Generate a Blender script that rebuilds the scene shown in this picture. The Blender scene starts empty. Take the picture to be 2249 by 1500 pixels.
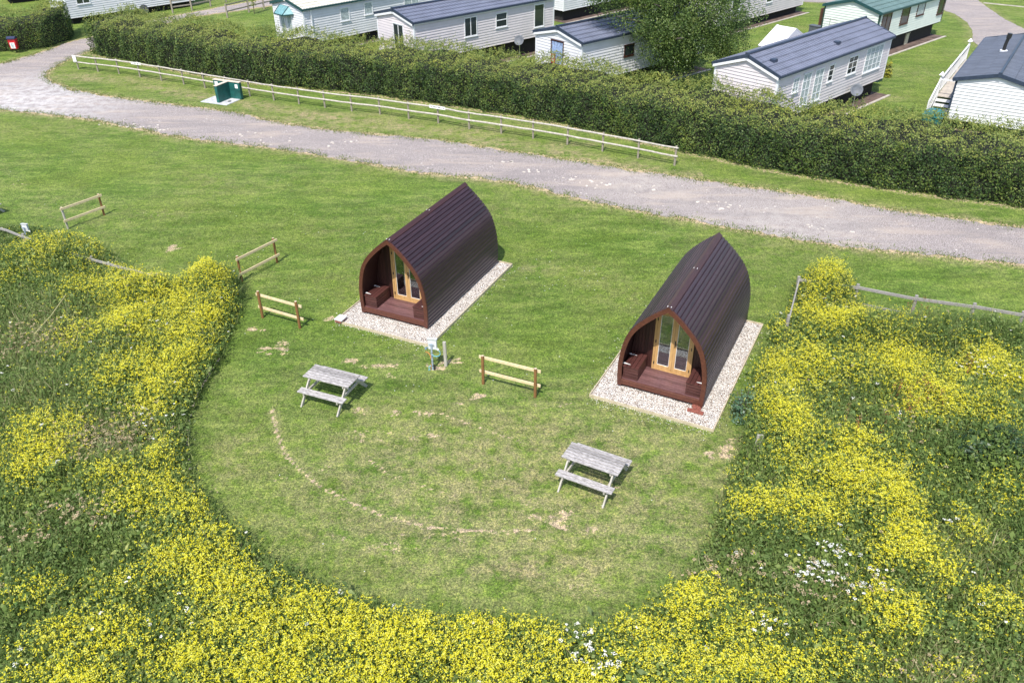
import bpy, bmesh, math, random
import numpy as np
from mathutils import Vector, Matrix
from mathutils.geometry import tessellate_polygon
random.seed(7); RNG = np.random.default_rng(11)
S = bpy.context.scene
COL = S.collection
R = math.radians

# ------------------------------------------------------------------ camera
cd = bpy.data.cameras.new('camera'); cam = bpy.data.objects.new('camera', cd); COL.objects.link(cam)
cd.sensor_width = 36.0; cd.lens = 28.852; cd.clip_start = .1; cd.clip_end = 2000
cam.location = (0, 0, 14.211)
cam.matrix_world = Matrix.Translation((0, 0, 14.211)) @ (Matrix.Rotation(math.pi/2 - .57097, 4, 'X') @ Matrix.Rotation(-.0057077, 4, 'Z'))
S.camera = cam
S.render.resolution_x = 1024; S.render.resolution_y = 682

# ------------------------------------------------------------------ light
SUN_DIR = Vector((-.34, -.94, 0)).normalized() * math.cos(R(57)) + Vector((0, 0, math.sin(R(57))))
w = bpy.data.worlds.new('World'); S.world = w; w.use_nodes = True
nt = w.node_tree; bg = nt.nodes['Background']; sky = nt.nodes.new('ShaderNodeTexSky')
sky.sky_type = 'NISHITA'; sky.sun_disc = False
sky.sun_elevation = R(57); sky.sun_rotation = math.atan2(SUN_DIR.x, SUN_DIR.y)
sky.altitude = 50; sky.air_density = 1.0; sky.dust_density = 1.5; sky.ozone_density = 1.0
nt.links.new(sky.outputs[0], bg.inputs[0]); bg.inputs[1].default_value = .15
sl = bpy.data.lights.new('sun', 'SUN'); so = bpy.data.objects.new('sun', sl); COL.objects.link(so)
sl.energy = 3.7; sl.angle = R(.7); sl.color = (1, .945, .85)
so.rotation_euler = SUN_DIR.to_track_quat('Z', 'Y').to_euler()
S.view_settings.view_transform = 'Standard'; S.view_settings.look = 'None'
S.view_settings.gamma = 1; S.view_settings.use_curve_mapping = False
S.view_settings.exposure = .56

# world positions (metres) measured for this place
WD = {
 'road': [[-33.51,48.7],[-29.54,47.29],[-23.43,45.32],[-17.28,42.15],[-13.86,41.03],[-11.08,40.1],[-8.1,38.75],[-5.96,37.73],[-4.13,36.87],[-1.75,36.25],[0.16,35.61],[1.58,34.67],[2.56,34.02],[5.37,32.4],[7.85,31.2],[10.52,29.94],[12.89,28.88],[16.08,28.06],[19.12,27.27],[21.57,26.51],[23.37,29.48],[20.76,30.36],[18.43,31.28],[16.53,31.96],[14.38,33.24],[11.73,34.41],[9.12,35.53],[7.06,36.46],[4.59,37.56],[2.68,38.45],[-0.0,39.65],[-2.47,40.84],[-5.78,42.02],[-9.27,42.89],[-13.1,44.65],[-15.22,46.0],[-17.54,47.06],[-20.75,48.27],[-24.18,49.63],[-27.0,51.05],[-28.94,52.61],[-30.19,54.03],[-30.73,55.6],[-30.89,57.86],[-30.68,59.62],[-30.33,61.2],[-29.96,64.59],[-28.82,68.98],[-26.51,73.14],[-23.67,75.34],[-21.15,77.48],[-17.86,81.93],[-15.97,85.91],[-18.48,89.87],[-20.74,83.4],[-22.11,80.71],[-25.05,77.39],[-26.18,75.81],[-28.45,73.19],[-30.45,70.38],[-31.96,65.24],[-32.83,64.07],[-33.69,60.21],[-34.84,57.46],[-37.06,54.83]],
 'road2': [[36.85,73.82],[37.05,72.3],[36.57,68.94],[35.54,65.85],[33.98,62.58],[33.55,60.36],[33.13,58.28],[32.33,53.9],[32.16,47.88],[35.65,49.69],[37.88,58.55],[39.85,66.53],[40.19,70.4],[41.17,75.07],[41.85,78.35],[44.04,85.23],[42.13,93.43],[35.04,93.68],[21.88,88.53],[20.44,82.12],[25.0,78.0],[28.02,77.28],[31.79,78.22],[36.44,79.6],[37.69,76.79]],
 'meadow_edge': [[-22.3,31.25],[-20.93,30.79],[-19.65,30.47],[-17.82,30.11],[-15.64,28.38],[-13.71,26.52],[-12.47,25.39],[-11.71,25.54],[-11.09,26.14],[-9.97,26.26],[-9.25,23.93],[-9.01,21.3],[-9.1,19.32],[-9.01,18.16],[-8.66,16.83],[-7.95,15.26],[-7.21,14.38],[-6.47,13.71],[-5.4,12.8],[-4.24,12.09],[-2.67,11.47],[-1.22,11.21],[0.02,11.13],[1.14,10.97],[2.39,11.19],[3.46,11.91],[4.25,12.93],[4.85,14.06],[5.4,15.31],[5.9,16.34],[6.25,17.27],[6.63,18.48],[7.12,19.8],[7.87,21.13],[8.32,22.17],[8.51,23.09],[9.21,23.43],[9.88,24.96],[10.43,25.88],[12.12,25.86],[11.88,24.37],[11.87,23.64],[13.97,22.86],[16.31,21.95],[18.3,21.15]],
 'yellow': [[-16.7,27.4,1.86,1.43,0.45],[-14.1,25.3,1.58,1.4,0.5],[-12.2,24.3,1.38,1.32,0.9],[-10.3,25.2,1.11,1.4,1.0],[-10.3,23.3,1.64,1.51,1.0],[-12.0,22.7,1.76,1.71,0.7],[-13.3,22.2,1.15,1.16,0.5],[-17.5,26.7,1.32,1.53,0.3],[-10.0,20.6,1.36,1.92,0.9],[-11.5,19.6,0.92,0.97,0.6],[-9.9,18.5,1.14,1.08,0.6],[-9.1,19.1,0.65,1.13,0.8],[-12.4,16.3,1.17,1.39,0.75],[-11.9,17.1,0.72,0.97,0.5],[-8.9,16.1,0.46,0.89,0.9],[-9.7,15.3,0.89,0.55,0.55],[-8.4,14.6,1.3,0.92,0.7],[-7.4,14.0,0.63,0.74,0.7],[-6.8,12.6,1.09,1.11,0.85],[-5.6,11.3,1.21,0.88,1],[-4.5,10.5,1.78,1.09,1],[-7.9,11.8,1.05,0.61,0.45],[-8.1,10.3,1.41,0.78,0.75],[-10.0,11.6,0.57,0.49,0.5],[-2.9,10.4,1.77,0.8,1],[-1.1,10.3,1.76,0.7,1],[-1.9,9.7,3.41,0.74,1],[-3.6,9.4,2.52,0.47,1],[0.6,9.5,1.68,0.39,0.9],[0.2,10.2,1.05,0.69,0.95],[1.5,10.3,0.7,0.52,0.5],[-5.4,9.7,1.71,0.65,0.85],[-8.2,9.5,1.26,0.39,0.8],[3.4,11.3,0.92,0.67,1],[3.9,10.7,1.17,0.82,1],[3.2,9.7,1.27,0.65,0.9],[2.5,10.8,0.54,0.55,0.9],[4.9,9.7,1.27,0.48,0.8],[6.2,9.9,1.03,0.49,0.6],[5.5,14.0,0.84,0.62,0.8],[6.8,13.9,1.04,0.74,0.8],[8.5,15.1,1.43,1.11,1],[8.7,14.2,1.06,0.75,0.9],[8.6,12.7,0.89,0.89,1],[9.0,12.2,0.58,0.52,0.9],[7.8,11.1,0.73,0.66,0.9],[7.2,17.3,0.72,1.68,1],[7.5,19.4,0.91,1.98,0.8],[8.6,19.9,1.19,1.19,0.8],[10.4,24.3,1.07,1.6,1],[10.1,22.5,1.15,1.43,0.9],[11.3,19.9,1.58,1.61,0.8],[11.5,18.1,1.24,1.04,0.9],[12.5,19.4,0.78,1.15,0.7],[14.0,19.6,0.91,1.17,0.9],[12.5,17.6,0.97,0.84,0.6],[8.6,16.2,0.92,0.74,0.9],[10.3,13.4,0.31,0.58,0.9],[9.9,11.1,0.55,0.56,0.7],[9.2,10.7,0.54,0.36,0.4],[8.1,22.0,0.71,0.9,0.8],[8.2,9.6,0.51,0.32,0.4],[5.3,15.5,0.45,0.85,0.4],[11.7,14.4,0.53,0.51,0.5],[6.8,15.8,0.57,0.72,0.6]],
 'white': [[6.4,12.1,0.58,0.52,0.8],[7.4,11.8,0.66,0.5,0.7],[7.0,12.6,0.59,0.43,0.7],[5.1,10.7,0.54,0.27,0.6],[1.3,10.2,0.44,0.51,0.8],[1.7,9.8,0.34,0.41,0.8],[13.5,19.6,0.65,0.57,0.6],[-9.7,17.7,0.74,0.66,0.35],[-9.5,9.9,0.26,0.24,0.8],[-8.0,11.7,0.38,0.2,0.3],[15.4,22.4,0.86,0.7,0.4],[7.1,10.5,0.44,0.26,0.4],[9.9,13.5,0.18,0.14,1],[7.5,14.1,0.15,0.12,0.6],[6.9,14.2,0.15,0.12,0.5]],
 'brown': [[-10.7,16.9,1.43,1.12,0.8],[-10.1,14.0,1.27,0.62,0.8],[-10.9,13.3,0.82,0.58,0.7],[4.6,12.1,1.15,0.73,0.7],[6.6,11.7,1.42,0.7,0.6],[-15.2,21.7,1.84,1.35,0.6],[-12.7,24.6,0.93,0.8,0.3],[6.5,10.8,0.54,0.27,0.6],[7.9,9.7,1.02,0.49,0.6],[10.4,16.9,0.71,0.95,0.3]],
 'rough': [[-15.3,22.2,2.31,2.67,1],[-11.0,16.9,1.79,1.28,0.8],[10.0,12.5,1.17,1.33,0.9],[8.3,9.7,1.19,0.65,0.9],[12.0,22.5,1.3,1.18,0.6],[-13.6,18.7,1.54,1.48,0.8],[9.7,18.3,1.0,1.25,0.5]],
 'tall': [[-16.3,27.4,2.03,1.26,0.5],[-12.9,24.9,1.1,1.09,0.5],[-10.1,25.2,1.26,1.11,0.6],[10.7,24.8,1.24,1.37,0.62],[13.0,21.6,3.35,0.77,0.75],[8.1,22.2,0.57,0.92,0.4],[7.3,17.7,0.61,1.37,0.3],[-3.8,10.2,4.38,0.69,0.15]],
 'dark': [[12.3,15.9,1.02,1.03,1],[6.4,18.1,0.37,0.69,1],[-8.5,20.6,0.55,1.25,0.6],[13.1,17.8,0.49,0.67,0.5]],
 'posts': [[-28.83,56.02],[-27.27,55.41],[-25.64,54.81],[-23.96,54.0],[-22.26,53.11],[-20.54,52.23],[-18.92,51.34],[-17.3,50.45],[-15.68,49.56],[-14.02,48.69],[-12.37,47.93],[-10.71,47.19],[-9.05,46.47],[-7.36,45.85],[-5.65,45.0],[-3.96,44.25],[-2.22,43.22],[-0.5,42.44],[1.16,41.62],[2.88,40.68],[4.57,39.64],[6.22,38.65],[7.83,37.63]],
 'hedge_front': [[-29.71,59.99],[-21.61,55.06],[-16.08,52.24],[-8.84,49.81],[-3.19,47.14],[1.95,44.38],[5.43,41.9],[8.57,39.44],[12.36,36.73],[15.1,35.33],[17.69,34.06],[21.81,32.36],[24.42,31.2]],
 'hedge2_front': [[-40.41,60.63],[-36.59,60.81],[-35.41,61.05],[-33.81,61.83],[-33.16,64.67]],
 'bar0': [[-18.16,30.84],[-17.24,32.19]],
 'bar1': [[-9.78,26.26],[-8.85,27.72]],
 'bar2': [[-8.38,23.69],[-6.98,23.0]],
 'bar3': [[-0.86,19.81],[0.66,19.14]],
 'hook': [[-2.41,20.56]],
 'stake': [[-2.13,20.75]],
 'bare': [[-7.4,21.7,0.43,0.26,0.9],[-5.0,21.1,0.2,0.18,0.9],[-4.1,20.8,0.42,0.14,0.6],[-3.7,20.3,0.16,0.17,0.6],[-4.3,18.6,0.26,0.17,0.5],[-3.4,18.4,0.15,0.17,0.7],[-2.4,18.5,0.18,0.14,0.8],[-2.2,17.4,0.37,0.13,0.7],[-1.0,19.2,0.26,0.14,0.8],[-1.6,18.8,0.23,0.1,0.6],[-8.4,23.0,0.27,0.16,0.8],[-13.2,29.0,0.25,0.19,0.9],[1.0,14.2,0.39,0.24,0.6],[0.5,14.7,0.33,0.25,0.3],[-3.5,17.4,0.62,0.31,0.35],[2.0,13.9,0.27,0.14,0.5],[-1.8,21.0,0.22,0.16,0.7],[-2.3,20.7,0.31,0.2,0.8],[-6.1,23.6,0.24,0.14,0.7],[5.6,16.8,0.36,0.3,0.7],[5.1,18.4,0.15,0.14,0.2],[1.4,18.7,0.39,0.14,0.4],[2.3,15.5,0.34,0.19,0.3],[-2.8,13.3,0.19,0.16,0.5],[-7.5,15.4,0.14,0.11,0.5],[0.7,12.9,0.31,0.17,0.3],[-4.8,16.1,0.35,0.14,0.3],[-5.9,15.7,0.23,0.14,0.3],[-4.2,13.7,0.64,0.12,0.3],[-1.3,12.8,2.05,0.32,0.15],[-2.2,13.7,1.06,0.14,0.3],[1.5,12.2,0.6,0.2,0.4],[3.3,13.1,0.62,0.44,0.25],[-7.8,25.5,0.32,0.16,0.2],[-22.5,35.7,0.42,0.22,0.5],[-15.5,32.3,0.78,0.31,0.3],[1.1,27.1,0.68,0.29,0.2]],
 'dry': [[-10.7,45.1,5.07,0.93,0.8],[-3.0,42.8,3.63,0.6,0.8],[-24.0,53.5,3.53,1.06,0.6],[2.5,40.5,2.78,0.55,0.7],[-2.0,14.9,3.92,1.78,0.65],[0.7,12.7,2.54,0.65,0.8],[-7.3,16.6,1.08,1.56,0.5],[3.4,13.6,1.06,1.46,0.5],[-3.9,18.5,1.16,0.87,0.5],[-1.7,19.2,1.19,0.54,0.4],[-1.0,43.5,4.91,0.62,0.5],[-14.4,32.3,2.33,0.77,0.3],[1.0,27.1,1.01,0.59,0.5],[-10.4,25.5,1.62,0.82,0.1],[-8.4,43.6,2.96,0.75,0.8],[19.6,44.7,1.5,2.69,0.2],[4.3,33.0,2.35,0.56,0.6],[-2.6,37.1,3.24,0.29,0.4],[7.3,38.5,2.22,0.4,0.5],[22.3,48.5,1.6,0.9,0.5]],
 'light': [[-31.4,52.0,4.32,3.5,1],[7.6,34.0,2.4,0.58,0.4],[10.3,32.9,3.91,0.47,0.3],[-10.1,42.2,4.8,1.19,0.2]],
 'tracks': [[[-6.84,18.6],[-6.5,17.68],[-6.1,16.81],[-5.62,16.17],[-4.9,15.48],[-4.12,14.93],[-3.38,14.5],[-2.8,14.26],[-2.02,14.01],[-1.36,13.92],[-0.72,13.85],[-0.07,13.83],[0.41,13.86]],[[-3.92,16.61],[-3.23,15.89],[-2.61,15.58],[-2.01,15.29],[-1.43,15.11]],[[-2.13,18.45],[-1.08,17.83],[-0.32,17.43],[0.42,17.03]]],
 'dock': [[12.99,22.73],[13.12,22.17],[11.43,17.91],[11.36,18.33],[10.81,17.61],[10.58,18.12],[13.13,19.41],[9.14,16.76]],
 'slab': [[-18.29,48.79],[-16.55,47.74],[-16.0,48.84]],
 'bay': [[-17.38,48.3],[-16.73,49.21],[-16.01,48.94]],
 'bay_top': [[-17.67,49.59],[-15.73,48.76],[-17.3,48.07]],
 'edging': [[-9.07,21.48],[-9.15,20.8],[-9.2,19.23],[-9.05,18.21],[-8.66,16.83],[-7.95,15.26],[-7.22,14.41],[-6.49,13.77]],
 'railR': [[8.7,22.03],[9.77,24.56],[11.58,24.0],[13.21,23.22],[14.86,22.7],[16.15,22.17],[17.93,21.52]],
 'railL': [[-20.36,29.51],[-19.61,29.16],[-18.63,28.54],[-16.95,27.54],[-15.19,26.6],[-13.52,25.8],[-12.32,25.24]],
 'bin': [[-35.33,60.64]],
 'hookL': [[-18.96,29.29]],
 'bricks': [[-5.71,23.36],[5.16,18.39]],
 'tree': [[9.81,53.83]],
 'dish': [[0.73,61.42],[20.75,49.31]],
 'stump': [[6.36,16.61]],
 'tblfoot': [[-21.63,32.58]],
 'farA': [[-28.84,74.33],[-27.57,75.45],[-26.49,77.22],[-25.66,79.08],[-24.83,81.01],[-24.1,83.04]],
 'farB': [[-23.59,72.32],[-22.39,74.53],[-21.49,76.07],[-20.47,77.66]],
 'sapling': [[-21.77,73.94]],
 'kerb': [[41.64,76.67],[44.21,74.78],[46.84,73.16]],
 'rope': [[-14.93,21.74],[-15.02,24.13]],
 'misc': [[24.86,68.91],[23.84,66.95],[29.2,64.02],[19.36,70.09],[23.12,51.74],[24.95,55.19],[23.62,44.46],[-42.74,79.15],[19.02,48.14],[6.61,72.96]],
 'hedgelabel': 0,
}

# ------------------------------------------------------------------ materials
def sr(*c):
    return tuple(((x/255)/12.92 if x/255 <= .04045 else ((x/255+.055)/1.055)**2.4) for x in c) + (1,)
MATS = {}
class N:
    """tiny node helper"""
    def __init__(s, name):
        s.m = bpy.data.materials.new(name); s.m.use_nodes = True; s.t = s.m.node_tree
        s.b = s.t.nodes['Principled BSDF']; s.out = s.t.nodes['Material Output']
        s.b.inputs['Roughness'].default_value = .7
    def n(s, typ, **kw):
        x = s.t.nodes.new(typ)
        for k, v in kw.items(): setattr(x, k, v)
        return x
    def l(s, a, b): s.t.links.new(a, b)
    def coord(s, scale=(1, 1, 1), rot=(0, 0, 0)):
        tc = s.n('ShaderNodeTexCoord'); mp = s.n('ShaderNodeMapping')
        mp.inputs['Scale'].default_value = scale; mp.inputs['Rotation'].default_value = rot
        s.l(tc.outputs['Object'], mp.inputs[0]); return mp.outputs[0]
    def noise(s, vec, scale, detail=3, rough=.6):
        x = s.n('ShaderNodeTexNoise'); x.inputs['Scale'].default_value = scale
        x.inputs['Detail'].default_value = detail; x.inputs['Roughness'].default_value = rough
        s.l(vec, x.inputs['Vector']); return x.outputs[0]
    def ramp(s, fac, stops, interp='LINEAR'):
        x = s.n('ShaderNodeValToRGB'); e = x.color_ramp.elements; x.color_ramp.interpolation = interp
        while len(e) < len(stops): e.new(.5)
        for i, (p, c) in enumerate(stops): e[i].position = p; e[i].color = c if len(c) == 4 else tuple(c)+(1,)
        s.l(fac, x.inputs[0]); return x.outputs[0]
    def mix(s, f, a, b, mode='MIX'):
        x = s.n('ShaderNodeMix', data_type='RGBA', blend_type=mode)
        if isinstance(f, (int, float)): x.inputs[0].default_value = f
        else: s.l(f, x.inputs[0])
        for i, v in ((6, a), (7, b)):
            if isinstance(v, tuple): x.inputs[i].default_value = v
            else: s.l(v, x.inputs[i])
        return x.outputs[2]
    def math(s, op, a, b=0, clamp=False):
        x = s.n('ShaderNodeMath', operation=op, use_clamp=clamp)
        for i, v in ((0, a), (1, b)):
            if isinstance(v, (int, float)): x.inputs[i].default_value = v
            else: s.l(v, x.inputs[i])
        return x.outputs[0]
    def attr(s, name):
        x = s.n('ShaderNodeAttribute'); x.attribute_name = name; return x.outputs['Fac']
    def bump(s, h, strength=.5, dist=.02):
        x = s.n('ShaderNodeBump'); x.inputs['Strength'].default_value = strength; x.inputs['Distance'].default_value = dist
        s.l(h, x.inputs['Height']); s.l(x.outputs[0], s.b.inputs['Normal'])
    def col(s, c):
        if isinstance(c, tuple): s.b.inputs['Base Color'].default_value = c
        else: s.l(c, s.b.inputs['Base Color'])

def plain(name, c, rough=.6, metal=0, var=.12, scale=6, spec=None):
    """painted or solid surface with gentle mottling"""
    if name in MATS: return MATS[name]
    k = N(name); v = k.coord(); f = k.noise(v, scale, 4)
    d = tuple(x*(1-var*2.2) for x in c[:3])+(1,); e = tuple(min(1, x*(1+var)) for x in c[:3])+(1,)
    k.col(k.ramp(f, [(.3, d), (.65, e)])); k.b.inputs['Roughness'].default_value = rough
    k.b.inputs['Metallic'].default_value = metal
    if spec is not None: k.b.inputs['Specular IOR Level'].default_value = spec
    MATS[name] = k.m; return k.m

def wood(name, c1, c2, rough=.65, stretch=(1, 12, 12), bump=.3, island=.35, scale=4, spec=.5):
    """timber: streaks along local X unless stretch says otherwise, each board its own tone"""
    if name in MATS: return MATS[name]
    k = N(name); oi = k.n('ShaderNodeObjectInfo'); va = k.n('ShaderNodeVectorMath', operation='ADD'); k.l(k.coord(stretch), va.inputs[0])
    k.l(k.math('MULTIPLY', oi.outputs['Random'], 37.0), va.inputs[1]); v = va.outputs[0]; f = k.noise(v, scale, 5, .65)
    base = k.ramp(f, [(.3, c1), (.7, c2)])
    g = k.n('ShaderNodeNewGeometry'); rnd = k.ramp(g.outputs['Random Per Island'], [(0, (1-island,)*3), (1, (1+island*.35,)*3)])
    k.col(k.mix(1.0, base, rnd, 'MULTIPLY')); k.b.inputs['Roughness'].default_value = rough
    k.b.inputs['Specular IOR Level'].default_value = spec
    k.bump(f, bump, .004); MATS[name] = k.m; return k.m

def leafmat(name, stops, trans=.3, rough=.55, spec=.4, patch=None):
    if name in MATS: return MATS[name]
    k = N(name); c = k.ramp(k.attr('tint'), stops)
    if patch:   # species patches: yellower and browner growth in places
        v = k.coord(); c = k.mix(k.ramp(k.noise(v, patch, 3), [(.52, (0, 0, 0)), (.66, (.7,)*3)]), c, k.mix(1, c, (1.2, 1.12, .75, 1), 'MULTIPLY'))
        c = k.mix(k.ramp(k.noise(v, patch*2.3, 2), [(.58, (0, 0, 0)), (.68, (.55,)*3)]), c, k.mix(1, c, (.7, .92, 1.1, 1), 'MULTIPLY'))
    k.col(c)
    k.b.inputs['Roughness'].default_value = rough; k.b.inputs['Specular IOR Level'].default_value = spec
    tr = k.n('ShaderNodeBsdfTranslucent'); k.l(c, tr.inputs[0])
    mx = k.n('ShaderNodeMixShader'); mx.inputs[0].default_value = trans
    k.l(k.b.outputs[0], mx.inputs[1]); k.l(tr.outputs[0], mx.inputs[2]); k.l(mx.outputs[0], k.out.inputs[0])
    MATS[name] = k.m; return k.m

def glassmat(name, tint, refl=.25, see=.6):
    if name in MATS: return MATS[name]
    k = N(name); tr = k.n('ShaderNodeBsdfTransparent'); tr.inputs[0].default_value = (see*.9, see*.97, see, 1)
    gl = k.n('ShaderNodeBsdfGlossy'); gl.inputs['Roughness'].default_value = .03; gl.inputs[0].default_value = (.9, .95, 1, 1)
    fr = k.n('ShaderNodeFresnel'); fr.inputs[0].default_value = 1.5
    f = k.math('ADD', fr.outputs[0], refl, True)
    mx = k.n('ShaderNodeMixShader'); k.l(f, mx.inputs[0]); k.l(tr.outputs[0], mx.inputs[1]); k.l(gl.outputs[0], mx.inputs[2])
    k.l(mx.outputs[0], k.out.inputs[0]); MATS[name] = k.m; return k.m

# ------------------------------------------------------------------ mesh helpers
class MB:
    def __init__(s): s.v = []; s.f = []
    def add(s, vs, fs):
        o = len(s.v); s.v += [tuple(p) for p in vs]; s.f += [tuple(i+o for i in f) for f in fs]; return s
    def box(s, x0, x1, y0, y1, z0, z1, M=None):
        P = [(x, y, z) for z in (z0, z1) for y in (y0, y1) for x in (x0, x1)]
        if M is not None: P = [M @ Vector(p) for p in P]
        return s.add(P, [(0, 2, 3, 1), (4, 5, 7, 6), (0, 1, 5, 4), (2, 6, 7, 3), (0, 4, 6, 2), (1, 3, 7, 5)])
    def beam(s, a, b, wd, ht, up=(0, 0, 1), ch=0):
        """rectangular bar from a to b, wd across, ht along up; ch = chamfer"""
        a, b = Vector(a), Vector(b); d = (b-a).normalized(); up = Vector(up)
        sx = d.cross(up)
        if sx.length < 1e-4: sx = d.cross(Vector((1, 0, 0)))
        sx.normalize(); u = sx.cross(d).normalized(); w2, h2 = wd/2, ht/2
        if ch:
            ring = [(-w2+ch, -h2), (w2-ch, -h2), (w2, -h2+ch), (w2, h2-ch), (w2-ch, h2), (-w2+ch, h2), (-w2, h2-ch), (-w2, -h2+ch)]
        else: ring = [(-w2, -h2), (w2, -h2), (w2, h2), (-w2, h2)]
        n = len(ring); P = [p + sx*x + u*y for p in (a, b) for x, y in ring]
        F = [(i, (i+1) % n, n+(i+1) % n, n+i) for i in range(n)] + [tuple(range(n))[::-1], tuple(range(n, 2*n))]
        return s.add(P, F)
    def tube(s, pts, r, n=8, r2=None, cap=True):
        pts = [Vector(p) for p in pts]; m = len(pts); P = []
        ref = Vector((0, 0, 1)) if abs((pts[-1]-pts[0]).normalized().z) < .9 else Vector((1, 0, 0))
        for i, p in enumerate(pts):
            d = (pts[min(i+1, m-1)] - pts[max(i-1, 0)]).normalized(); sx = d.cross(ref).normalized(); u = sx.cross(d)
            rr = r if r2 is None else r + (r2-r)*i/(m-1)
            if isinstance(r, (list, tuple)): rr = r[i]
            for k in range(n):
                t = 2*math.pi*k/n; P.append(p + sx*math.cos(t)*rr + u*math.sin(t)*rr)
        F = [(i*n+k, i*n+(k+1) % n, (i+1)*n+(k+1) % n, (i+1)*n+k) for i in range(m-1) for k in range(n)]
        if cap: F += [tuple(range(n))[::-1], tuple(range((m-1)*n, m*n))]
        return s.add(P, F)
    def prism(s, poly, axis, a, b):
        """extrude polygon (list of 2D) along axis 'x','y','z' from a to b"""
        def P(p, t): return {'y': (p[0], t, p[1]), 'x': (t, p[0], p[1]), 'z': (p[0], p[1], t)}[axis]
        n = len(poly); V = [P(p, t) for t in (a, b) for p in poly]
        F = [(i, (i+1) % n, n+(i+1) % n, n+i) for i in range(n)]
        tri = tessellate_polygon([[Vector((p[0], p[1], 0)) for p in poly]])
        F += [tuple(t)[::-1] for t in tri] + [tuple(i+n for i in t) for t in tri]
        return s.add(V, F)
    def build(s, name, mat, parent=None, smooth=False, bevel=0, loc=None):
        me = bpy.data.meshes.new(name); me.from_pydata(s.v, [], s.f)
        bm = bmesh.new(); bm.from_mesh(me); bmesh.ops.recalc_face_normals(bm, faces=bm.faces)
        if bevel: bmesh.ops.bevel(bm, geom=list(bm.edges), offset=bevel, segments=1, affect='EDGES', clamp_overlap=True)
        bm.to_mesh(me); bm.free()
        if smooth: me.shade_smooth()
        me.materials.append(mat); o = bpy.data.objects.new(name, me); COL.objects.link(o)
        if parent is not None: o.parent = parent
        if loc is not None: o.location = loc
        return o

def tag(o, label=None, cat=None, group=None, kind=None):
    if label: o['label'] = label
    if cat: o['category'] = cat
    if group: o['group'] = group
    if kind: o['kind'] = kind
    return o
def thing(name, label, cat, loc=(0, 0, 0), rz=0, group=None):
    o = bpy.data.objects.new(name, None); COL.objects.link(o); o.empty_display_size = .2
    o.location = loc; o.rotation_euler = (0, 0, rz); return tag(o, label, cat, group)
def copy_tree(o, parent=None):
    c = o.copy(); COL.objects.link(c); c.parent = parent
    for ch in list(o.children): copy_tree(ch, c)
    return c

def raw_mesh(name, V, nper, mat, tint=None, parent=None, loc=None):
    """V: (N*nper,3) verts, faces of nper verts each in order"""
    V = np.ascontiguousarray(V, dtype=np.float32).reshape(-1, 3); nv = len(V); nf = nv//nper
    me = bpy.data.meshes.new(name); me.vertices.add(nv); me.vertices.foreach_set('co', V.ravel())
    me.loops.add(nv); me.loops.foreach_set('vertex_index', np.arange(nv, dtype=np.int32))
    me.polygons.add(nf); me.polygons.foreach_set('loop_start', np.arange(0, nv, nper, dtype=np.int32))
    me.polygons.foreach_set('loop_total', np.full(nf, nper, dtype=np.int32))
    if tint is not None:
        a = me.attributes.new('tint', 'FLOAT', 'POINT'); a.data.foreach_set('value', np.repeat(np.clip(tint, 0, 1), nper).astype(np.float32))
    me.update(); me.validate(); me.materials.append(mat)
    o = bpy.data.objects.new(name, me); COL.objects.link(o)
    if parent is not None: o.parent = parent
    if loc is not None: o.location = loc
    return o
def unit(a): return a/np.maximum(np.linalg.norm(a, axis=-1, keepdims=True), 1e-9)
def rand_dirs(n): return unit(RNG.normal(size=(n, 3)))
def leaves(P, Nrm, L, Wd, spread=.7):
    """diamond leaves at P, roughly facing Nrm; L half length, Wd half width arrays"""
    n = len(P); nn = unit(Nrm + spread*rand_dirs(n)); t = unit(np.cross(nn, rand_dirs(n))); b = np.cross(nn, t)
    L = np.broadcast_to(np.asarray(L, float), (n,))[:, None]; Wd = np.broadcast_to(np.asarray(Wd, float), (n,))[:, None]
    return np.stack([P-t*L, P+b*Wd-t*L*.1, P+t*L, P-b*Wd-t*L*.1], 1).reshape(-1, 3)
def blades(P, H, Wd, lean=.35):
    """grass blades: triangles from ground points"""
    n = len(P); a = RNG.uniform(0, 2*np.pi, n); s_ = np.stack([np.cos(a), np.sin(a), np.zeros(n)], 1)*np.asarray(Wd).reshape(-1, 1)
    tip = P + np.stack([RNG.normal(0, lean, n), RNG.normal(0, lean, n), np.ones(n)], 1)*np.asarray(H).reshape(-1, 1)
    return np.stack([P-s_, P+s_, tip], 1).reshape(-1, 3)
_ph = RNG.uniform(0, 6.28, (40, 2)); _dr = RNG.uniform(0, 6.28, 40)
def snoise(x, y, f, k=0, oct=3):
    """smooth pseudo noise in about -1..1"""
    r = 0; amp = 1; tot = 0
    for o in range(oct):
        q = 0
        for j in range(4):
            i = (k*7+o*5+j*3) % 40; a = _dr[i]
            q = q + np.sin((x*np.cos(a)+y*np.sin(a))*f*(1+.37*j)+_ph[i, 0]+1.7*np.sin((x*np.sin(a)-y*np.cos(a))*f*.6+_ph[i, 1]))
        r = r + q/4*amp; tot += amp; amp *= .55; f *= 2.1
    return r/tot
def in_poly(x, y, poly):
    c = np.zeros(x.shape, bool); n = len(poly); j = n-1
    for i in range(n):
        xi, yi = poly[i]; xj, yj = poly[j]
        if yi != yj: c ^= ((yi > y) != (yj > y)) & (x < (xj-xi)*(y-yi)/(yj-yi)+xi)
        j = i
    return c
def blobsum(x, y, B, sharp=1.0):
    r = np.zeros(x.shape)
    for cx, cy, rx, ry, wt in B:
        ry = max(ry, rx*.25)
        d = ((x-cx)/rx)**2+((y-cy)/ry)**2; r = np.maximum(r, wt*np.exp(-(d**sharp)*.9))
    return r
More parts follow.
